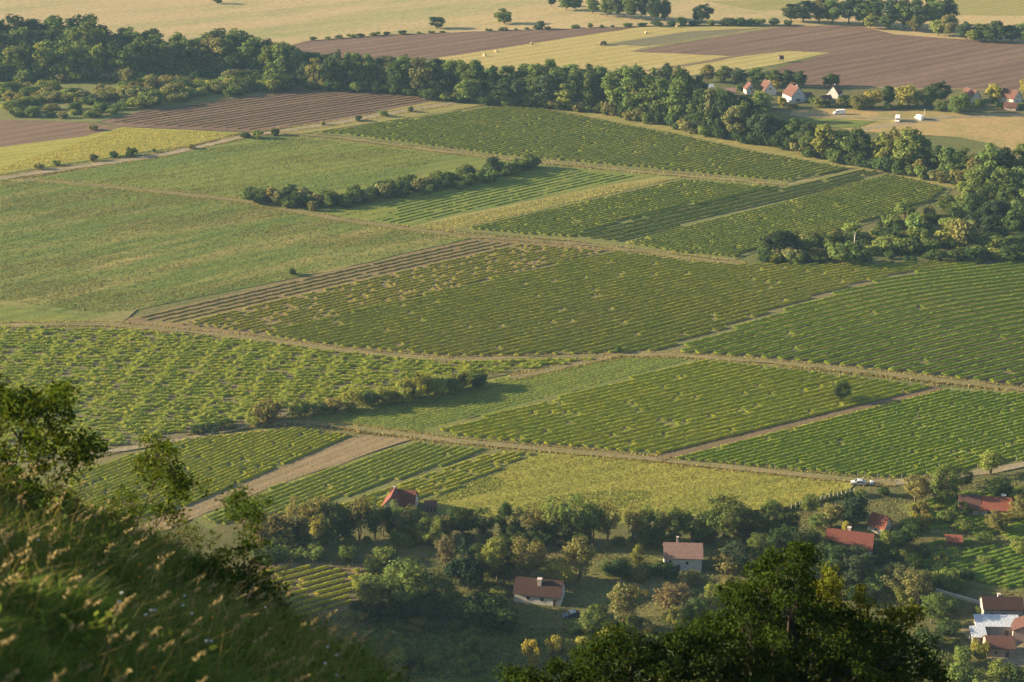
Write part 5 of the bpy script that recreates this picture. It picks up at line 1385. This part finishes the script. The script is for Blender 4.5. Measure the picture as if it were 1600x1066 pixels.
# ------------------------------------------------------------------ foreground: saplings and dead twigs
M_NLEAF = leaf_mat('sapling_leaf', None, vary=.45, trans=.40, hue=(1.5, 1.15, .4))
M_DARKBARK = plain_mat('dark_bark', (.055, .045, .038), .95, .3, 20)
def sapling(label, stems, clusters, t, rad_px, leaf, n_leaf, r0, tone, name='sapling', cat='sapling', spread=.5, group='saplings on the hillside'):
    """stems: pixel polylines; clusters: pixel centres of leaf clumps; both stand t metres away, spread in depth"""
    rg = np.random.default_rng(int(stems[0][0][0] * 31 + t))
    d0 = ray(*stems[0][0])
    tts = np.arange(7, 32, .1)               # stand it where its foot meets (or comes closest to) the slope
    gaps = CAM_Z + d0[2] * tts - hgt(d0[0] * tts, d0[1] * tts)
    hit = np.nonzero(gaps < .12)[0]
    t = float(tts[hit[0]] if len(hit) else tts[int(np.argmin(gaps))])
    b0 = at_dist(*stems[0][0], t); base = Vector((b0.x, b0.y, float(hgt(b0.x, b0.y))))
    root = empty(name, base); tag(root, label, cat, group)
    B = MB(); ends = []
    for k, st in enumerate(stems):
        pts = [at_dist(x, y, t + (rg.normal() * spread * .3 if i else 0)) for i, (x, y) in enumerate(st)]
        if k == 0 or pts[0].z < base.z + .15:
            g = float(hgt(pts[0].x, pts[0].y))
            if pts[0].z > g: pts = [Vector((pts[0].x, pts[0].y, g - .1))] + pts
        f = np.linspace(1, .35, len(pts)) * (1 if k == 0 else .8)
        B.tube([p - base for p in pts], [r0 * q for q in f], 6)
        ends += pts[1:]
    V = []; n_leaf = int(n_leaf * .62); clusters = [(x + rg.normal() * 12 * k, y + rg.normal() * 9 * k) for (x, y) in clusters for k in (0, 1, 1.3)]
    for (x, y) in clusters:
        c = at_dist(x, y, t + rg.normal() * spread)
        e = min(ends, key=lambda q: (q - c).length)
        m = e.lerp(c, .5) + Vector((0, 0, .02))
        B.tube([e - base, m - base, c - base], [r0 * .35, r0 * .25, r0 * .12], 4)
        R_ = rad_px * t / FPX * rg.uniform(.7, 1.4) * 1.05
        d = unit(rg.normal(size=(n_leaf, 3))) * (R_ * rg.random(n_leaf) ** .5)[:, None] * np.array([1.15, 1.15, .85])
        P = np.array(c - base) + d
        V.append(leaf_quads(P, leaf * rg.uniform(.6, 1.35, n_leaf), np.array([0, 0, .6]) + unit(d) * .4, rg, .8, .5))
    B.build('trunk', M_DARKBARK, root, True)
    if V:
        o = link('crown', quads_mesh('crown', np.concatenate(V)), M_NLEAF, root); o.color = tuple(tone) + (1,)
    return root
SAP = (.05, .085, .016)
sapling('slender two-stemmed sapling with sunlit top leaves at the left edge',
    [[(23, 735), (28, 712), (32, 690), (37, 660), (45, 632)], [(58, 722), (66, 698), (78, 668), (90, 646), (92, 622)], [(32, 690), (20, 672), (10, 650), (4, 620)]],
    [(37, 612), (30, 622), (54, 622), (73, 626), (64, 632), (95, 606), (88, 618), (98, 638), (105, 654), (7, 629), (3, 600), (5, 650), (22, 646), (80, 641), (44, 638), (49, 665), (39, 682), (56, 695), (5, 695), (5, 716), (84, 632), (12, 640), (30, 655), (-8, 610), (-10, 640), (60, 648), (102, 628), (-12, 670), (15, 618), (-5, 715), (52, 680)], 24, 15, .075, 62, .016, SAP)
sapling('leaning sapling with a broad leafy arm pointing right, beside the two-stemmed one',
    [[(80, 772), (92, 745), (105, 716), (112, 695)], [(105, 716), (125, 706), (146, 697)], [(80, 772), (70, 740), (66, 720)]],
    [(98, 682), (107, 693), (118, 700), (132, 700), (146, 690), (158, 700), (83, 678), (63, 724), (71, 709), (56, 730), (117, 719), (107, 736), (115, 746), (105, 773), (78, 756), (140, 706), (126, 692), (90, 690), (50, 716), (152, 706)], 23, 13, .07, 55, .014, SAP)
sapling('sapling with a bare crooked trunk and a dense dark crown',
    [[(210, 826), (220, 803), (230, 780), (239, 756), (244, 735), (246, 712)], [(227, 790), (242, 778), (258, 768), (276, 758)], [(243, 824), (256, 806), (268, 792)], [(239, 756), (256, 742), (268, 735)]],
    [(237, 698), (246, 692), (256, 703), (222, 718), (230, 710), (239, 724), (258, 722), (271, 733), (244, 741), (263, 752), (283, 751), (295, 753), (276, 765), (249, 758), (265, 742), (285, 742), (268, 790), (276, 778), (259, 789), (271, 802), (250, 730), (228, 728), (290, 762), (262, 712), (244, 708)], 20, 13, .062, 60, .015, SAP)
sapling('narrow dark sapling with a leaning tip standing lowest on the slope',
    [[(383, 935), (382, 900), (380, 860), (379, 820), (376, 780)], [(382, 900), (396, 875), (404, 855)], [(379, 820), (392, 806), (398, 792)]],
    [(377, 771), (383, 780), (366, 786), (362, 779), (396, 789), (391, 802), (373, 808), (402, 809), (388, 819), (378, 832), (386, 845), (383, 860), (400, 853), (377, 893), (407, 872), (367, 908), (393, 905), (363, 883), (372, 868), (412, 890), (390, 885), (400, 920), (370, 925), (415, 905), (380, 915), (372, 795), (384, 792)], 15.5, 13, .05, 62, .013, (.04, .075, .016))
sapling('low leafy bush under the leaning sapling',
    [[(60, 815), (62, 800), (66, 790)]], [(45, 800), (58, 790), (70, 786), (80, 795), (92, 788), (52, 808), (72, 806), (88, 806), (40, 790), (64, 798)], 22, 12, .06, 50, .012, (.07, .11, .02), 'bush', 'bush')
sapling('bushy thicket between the leaning sapling and the crooked one',
    [[(185, 822), (188, 805), (190, 785)], [(185, 822), (170, 806), (162, 796)]], [(165, 795), (178, 785), (190, 792), (202, 786), (206, 772), (198, 778), (212, 800), (175, 805), (190, 808), (205, 812), (160, 812), (150, 818), (218, 790)], 20.5, 13, .055, 55, .012, (.055, .095, .02), 'bush', 'bush')
sapling('dark leafy bush around the foot of the narrow dark sapling',
    [[(385, 945), (388, 925), (392, 912)], [(385, 945), (400, 928), (412, 918)]], [(365, 930), (380, 922), (395, 915), (410, 920), (425, 918), (355, 940), (372, 942), (392, 935), (412, 938), (430, 932), (345, 925), (438, 945), (400, 950)], 16, 14, .05, 60, .012, (.035, .062, .014), 'bush', 'bush')
sapling('dark bush on the bank between the crooked and the narrow sapling',
    [[(318, 905), (322, 890), (326, 878)]], [(305, 888), (320, 880), (335, 876), (345, 888), (312, 900), (330, 898), (295, 880), (350, 900), (340, 865)], 18, 13, .05, 55, .011, (.038, .068, .015), 'bush', 'bush')
sapling('dark bush at the left edge below the two-stemmed sapling',
    [[(20, 775), (24, 760), (28, 748)]], [(5, 745), (18, 740), (32, 742), (45, 748), (12, 758), (28, 758), (-5, 752), (55, 758), (40, 765)], 22, 13, .06, 55, .012, (.038, .068, .015), 'bush', 'bush')
sapling('little twiggy sapling between the crooked and the narrow one',
    [[(311, 872), (310, 855), (307, 838)]], [(307, 834), (300, 840), (314, 842), (305, 850), (312, 858)], 17, 8, .045, 40, .008, SAP)
sapling('thin weedy bush in front of the crooked sapling',
    [[(285, 850), (278, 835), (275, 820)]], [(270, 822), (280, 815), (290, 828), (262, 834), (298, 838), (284, 838), (330, 850), (250, 840)], 18.5, 12, .04, 45, .008, (.075, .10, .03), 'bush', 'bush')
sapling('bare dead twig jutting up beside the narrow dark sapling',
    [[(436, 918), (444, 898), (453, 878), (459, 862), (463, 850)], [(453, 878), (450, 866)], [(459, 862), (468, 855)], [(444, 898), (432, 890)]], [], 14, 1, .03, 1, .009, SAP, 'dead_twig', 'twig')
sapling('curved dead twig above the grass right of the narrow dark sapling',
    [[(488, 962), (505, 950), (520, 940), (528, 925), (530, 912)], [(520, 940), (533, 932)], [(505, 950), (510, 938)]], [], 13, 1, .03, 1, .006, SAP, 'dead_twig', 'twig')
sapling('spray of bare dark twigs under the leafy arm of the leaning sapling',
    [[(113, 812), (119, 790), (126, 765), (133, 742), (136, 725)], [(119, 790), (130, 768), (134, 752)], [(126, 765), (121, 748)], [(118, 806), (128, 788), (136, 772)]], [], 22, 1, .03, 1, .009, SAP, 'dead_twig', 'twig')

tufts(along([(1236, 796), (1334, 772)], 900, .3), .8, .5, (.05, .07, .025), 'weeds')
# unseen thicket added on the crest: it keeps the low sun off the slope
for i, (x, y, h_, w_) in enumerate(((-10.5, 8, 1.9, 2.6), (-12.0, 13, 2.2, 3.0), (-12.6, 19, 1.8, 3.0), (-13.5, 25, 2.2, 3.2))):
    plant('fineshrub', Vector((x, y, float(hgt(x, y)) - .05)), h_ * .78, w_, 'dark', 'bush', 'bush', f'dark bush added unseen on the crest for shade, {ordinal(i + 1)} of its thicket', 'shade thicket added on the crest')

# ------------------------------------------------------------------ foreground: tree tops rising from the slope below
def poly_contains(P, x, y):
    r = False; n = len(P)
    for i in range(n):
        (x0, y0), (x1, y1) = P[i], P[(i + 1) % n]
        if (y0 > y) != (y1 > y) and x < (x1 - x0) * (y - y0) / (y1 - y0) + x0: r = not r
    return r
def hill_tree(label, outline, t, n_clump, n_leaf, leaf, rad, tone, deep, base_px, r0, seed):
    """crown filled inside an outline, with its own depth; trunk down to the slope"""
    rg = np.random.default_rng(seed)
    xs = [p[0] for p in outline]; ys = [p[1] for p in outline]
    c0 = at_dist(base_px, 1000, t); base = Vector((c0.x, c0.y, float(hgt(c0.x, c0.y))))
    root = empty('broadleaf_tree', base); tag(root, label, 'tree', 'tree tops below the viewpoint')
    C = []
    while len(C) < n_clump:
        x, y = rg.uniform(min(xs), max(xs)), rg.uniform(min(ys), max(ys))
        if not poly_contains(outline, x, y): continue
        edge = min(math.hypot(x - a, y - b) for a, b in outline)
        C.append(at_dist(x, y, t + rg.uniform(-1, 1) * deep * min(1, .25 + edge / 120)))
    V = []; B = MB()
    top = min(C, key=lambda q: -q.z)
    trunk_top = Vector((base.x, base.y, base.z + (top.z - base.z) * .6))
    spine = [base + Vector((0, 0, -.3)), base + Vector((.2, .1, (top.z - base.z) * .35)), base + Vector((-.1, .2, (top.z - base.z) * .65)), trunk_top]
    B.tube([p - base for p in spine], [r0 * 1.3, r0, r0 * .7, r0 * .3], 8)
    for i, c in enumerate(C):
        if i % 3 == 0:
            f = min(.95, max(.3, (c.z - base.z - 1.5) / (top.z - base.z)))
            s = spine[1].lerp(spine[3], f)
            B.tube([s - base, s.lerp(c, .5) - base + Vector((0, 0, -.2)), c - base], [r0 * .3, r0 * .18, r0 * .05], 5)
        R_ = rad * rg.uniform(.6, 1.3)
        d = unit(rg.normal(size=(n_leaf, 3))) * (R_ * rg.random(n_leaf) ** .45)[:, None] * np.array([1.1, 1.1, .8])
        V.append(leaf_quads(np.array(c - base) + d, leaf * rg.uniform(.6, 1.35, n_leaf), np.array([0, 0, .6]) + unit(d) * .5, rg, .75, .5))
    B.build('trunk', M_DARKBARK, root, True)
    o = link('crown', quads_mesh('crown', np.concatenate(V)), M_NLEAF, root); o.color = tuple(tone) + (1,)
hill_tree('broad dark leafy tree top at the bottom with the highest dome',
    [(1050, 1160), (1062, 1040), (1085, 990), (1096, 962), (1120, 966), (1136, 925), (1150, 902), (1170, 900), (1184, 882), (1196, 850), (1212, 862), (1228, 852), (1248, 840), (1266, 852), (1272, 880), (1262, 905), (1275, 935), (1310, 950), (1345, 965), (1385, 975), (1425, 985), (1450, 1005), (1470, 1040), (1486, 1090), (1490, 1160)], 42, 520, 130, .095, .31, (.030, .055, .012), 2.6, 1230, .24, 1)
hill_tree('slim tree top with sprigs coloured sunlit yellow right of the highest dome',
    [(1270, 1100), (1262, 960), (1276, 905), (1292, 880), (1303, 908), (1318, 922), (1338, 938), (1345, 910), (1354, 938), (1376, 952), (1416, 952), (1438, 934), (1436, 962), (1400, 980), (1380, 1010), (1400, 1060), (1380, 1100)], 44.5, 100, 95, .095, .27, (.10, .125, .02), 1.2, 1350, .14, 2)  # sunlight on these sprigs is put into the yellow leaf tone
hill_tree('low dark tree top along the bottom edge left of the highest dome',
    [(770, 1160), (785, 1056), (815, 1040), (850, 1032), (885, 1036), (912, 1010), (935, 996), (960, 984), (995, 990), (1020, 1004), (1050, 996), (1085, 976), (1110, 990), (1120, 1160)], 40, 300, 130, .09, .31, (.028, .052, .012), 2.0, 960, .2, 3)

# ------------------------------------------------------------------ haze over the plain
me = bpy.data.meshes.new('haze')
B = MB(); B.box(-1560, 1560, -190, 2680, -5, 216)
me = B.mesh('haze')
m = bpy.data.materials.new('haze'); m.use_nodes = True
nt = m.node_tree; nt.nodes.remove(nt.nodes['Principled BSDF'])
pv = nt.nodes.new('ShaderNodeVolumePrincipled')
pv.inputs['Color'].default_value = (.42, .70, 1.0, 1)
pv.inputs['Density'].default_value = .000065
pv.inputs['Anisotropy'].default_value = .1
nt.links.new(pv.outputs[0], nt.nodes['Material Output'].inputs['Volume'])
tag(link('haze', me, m), kind='stuff')
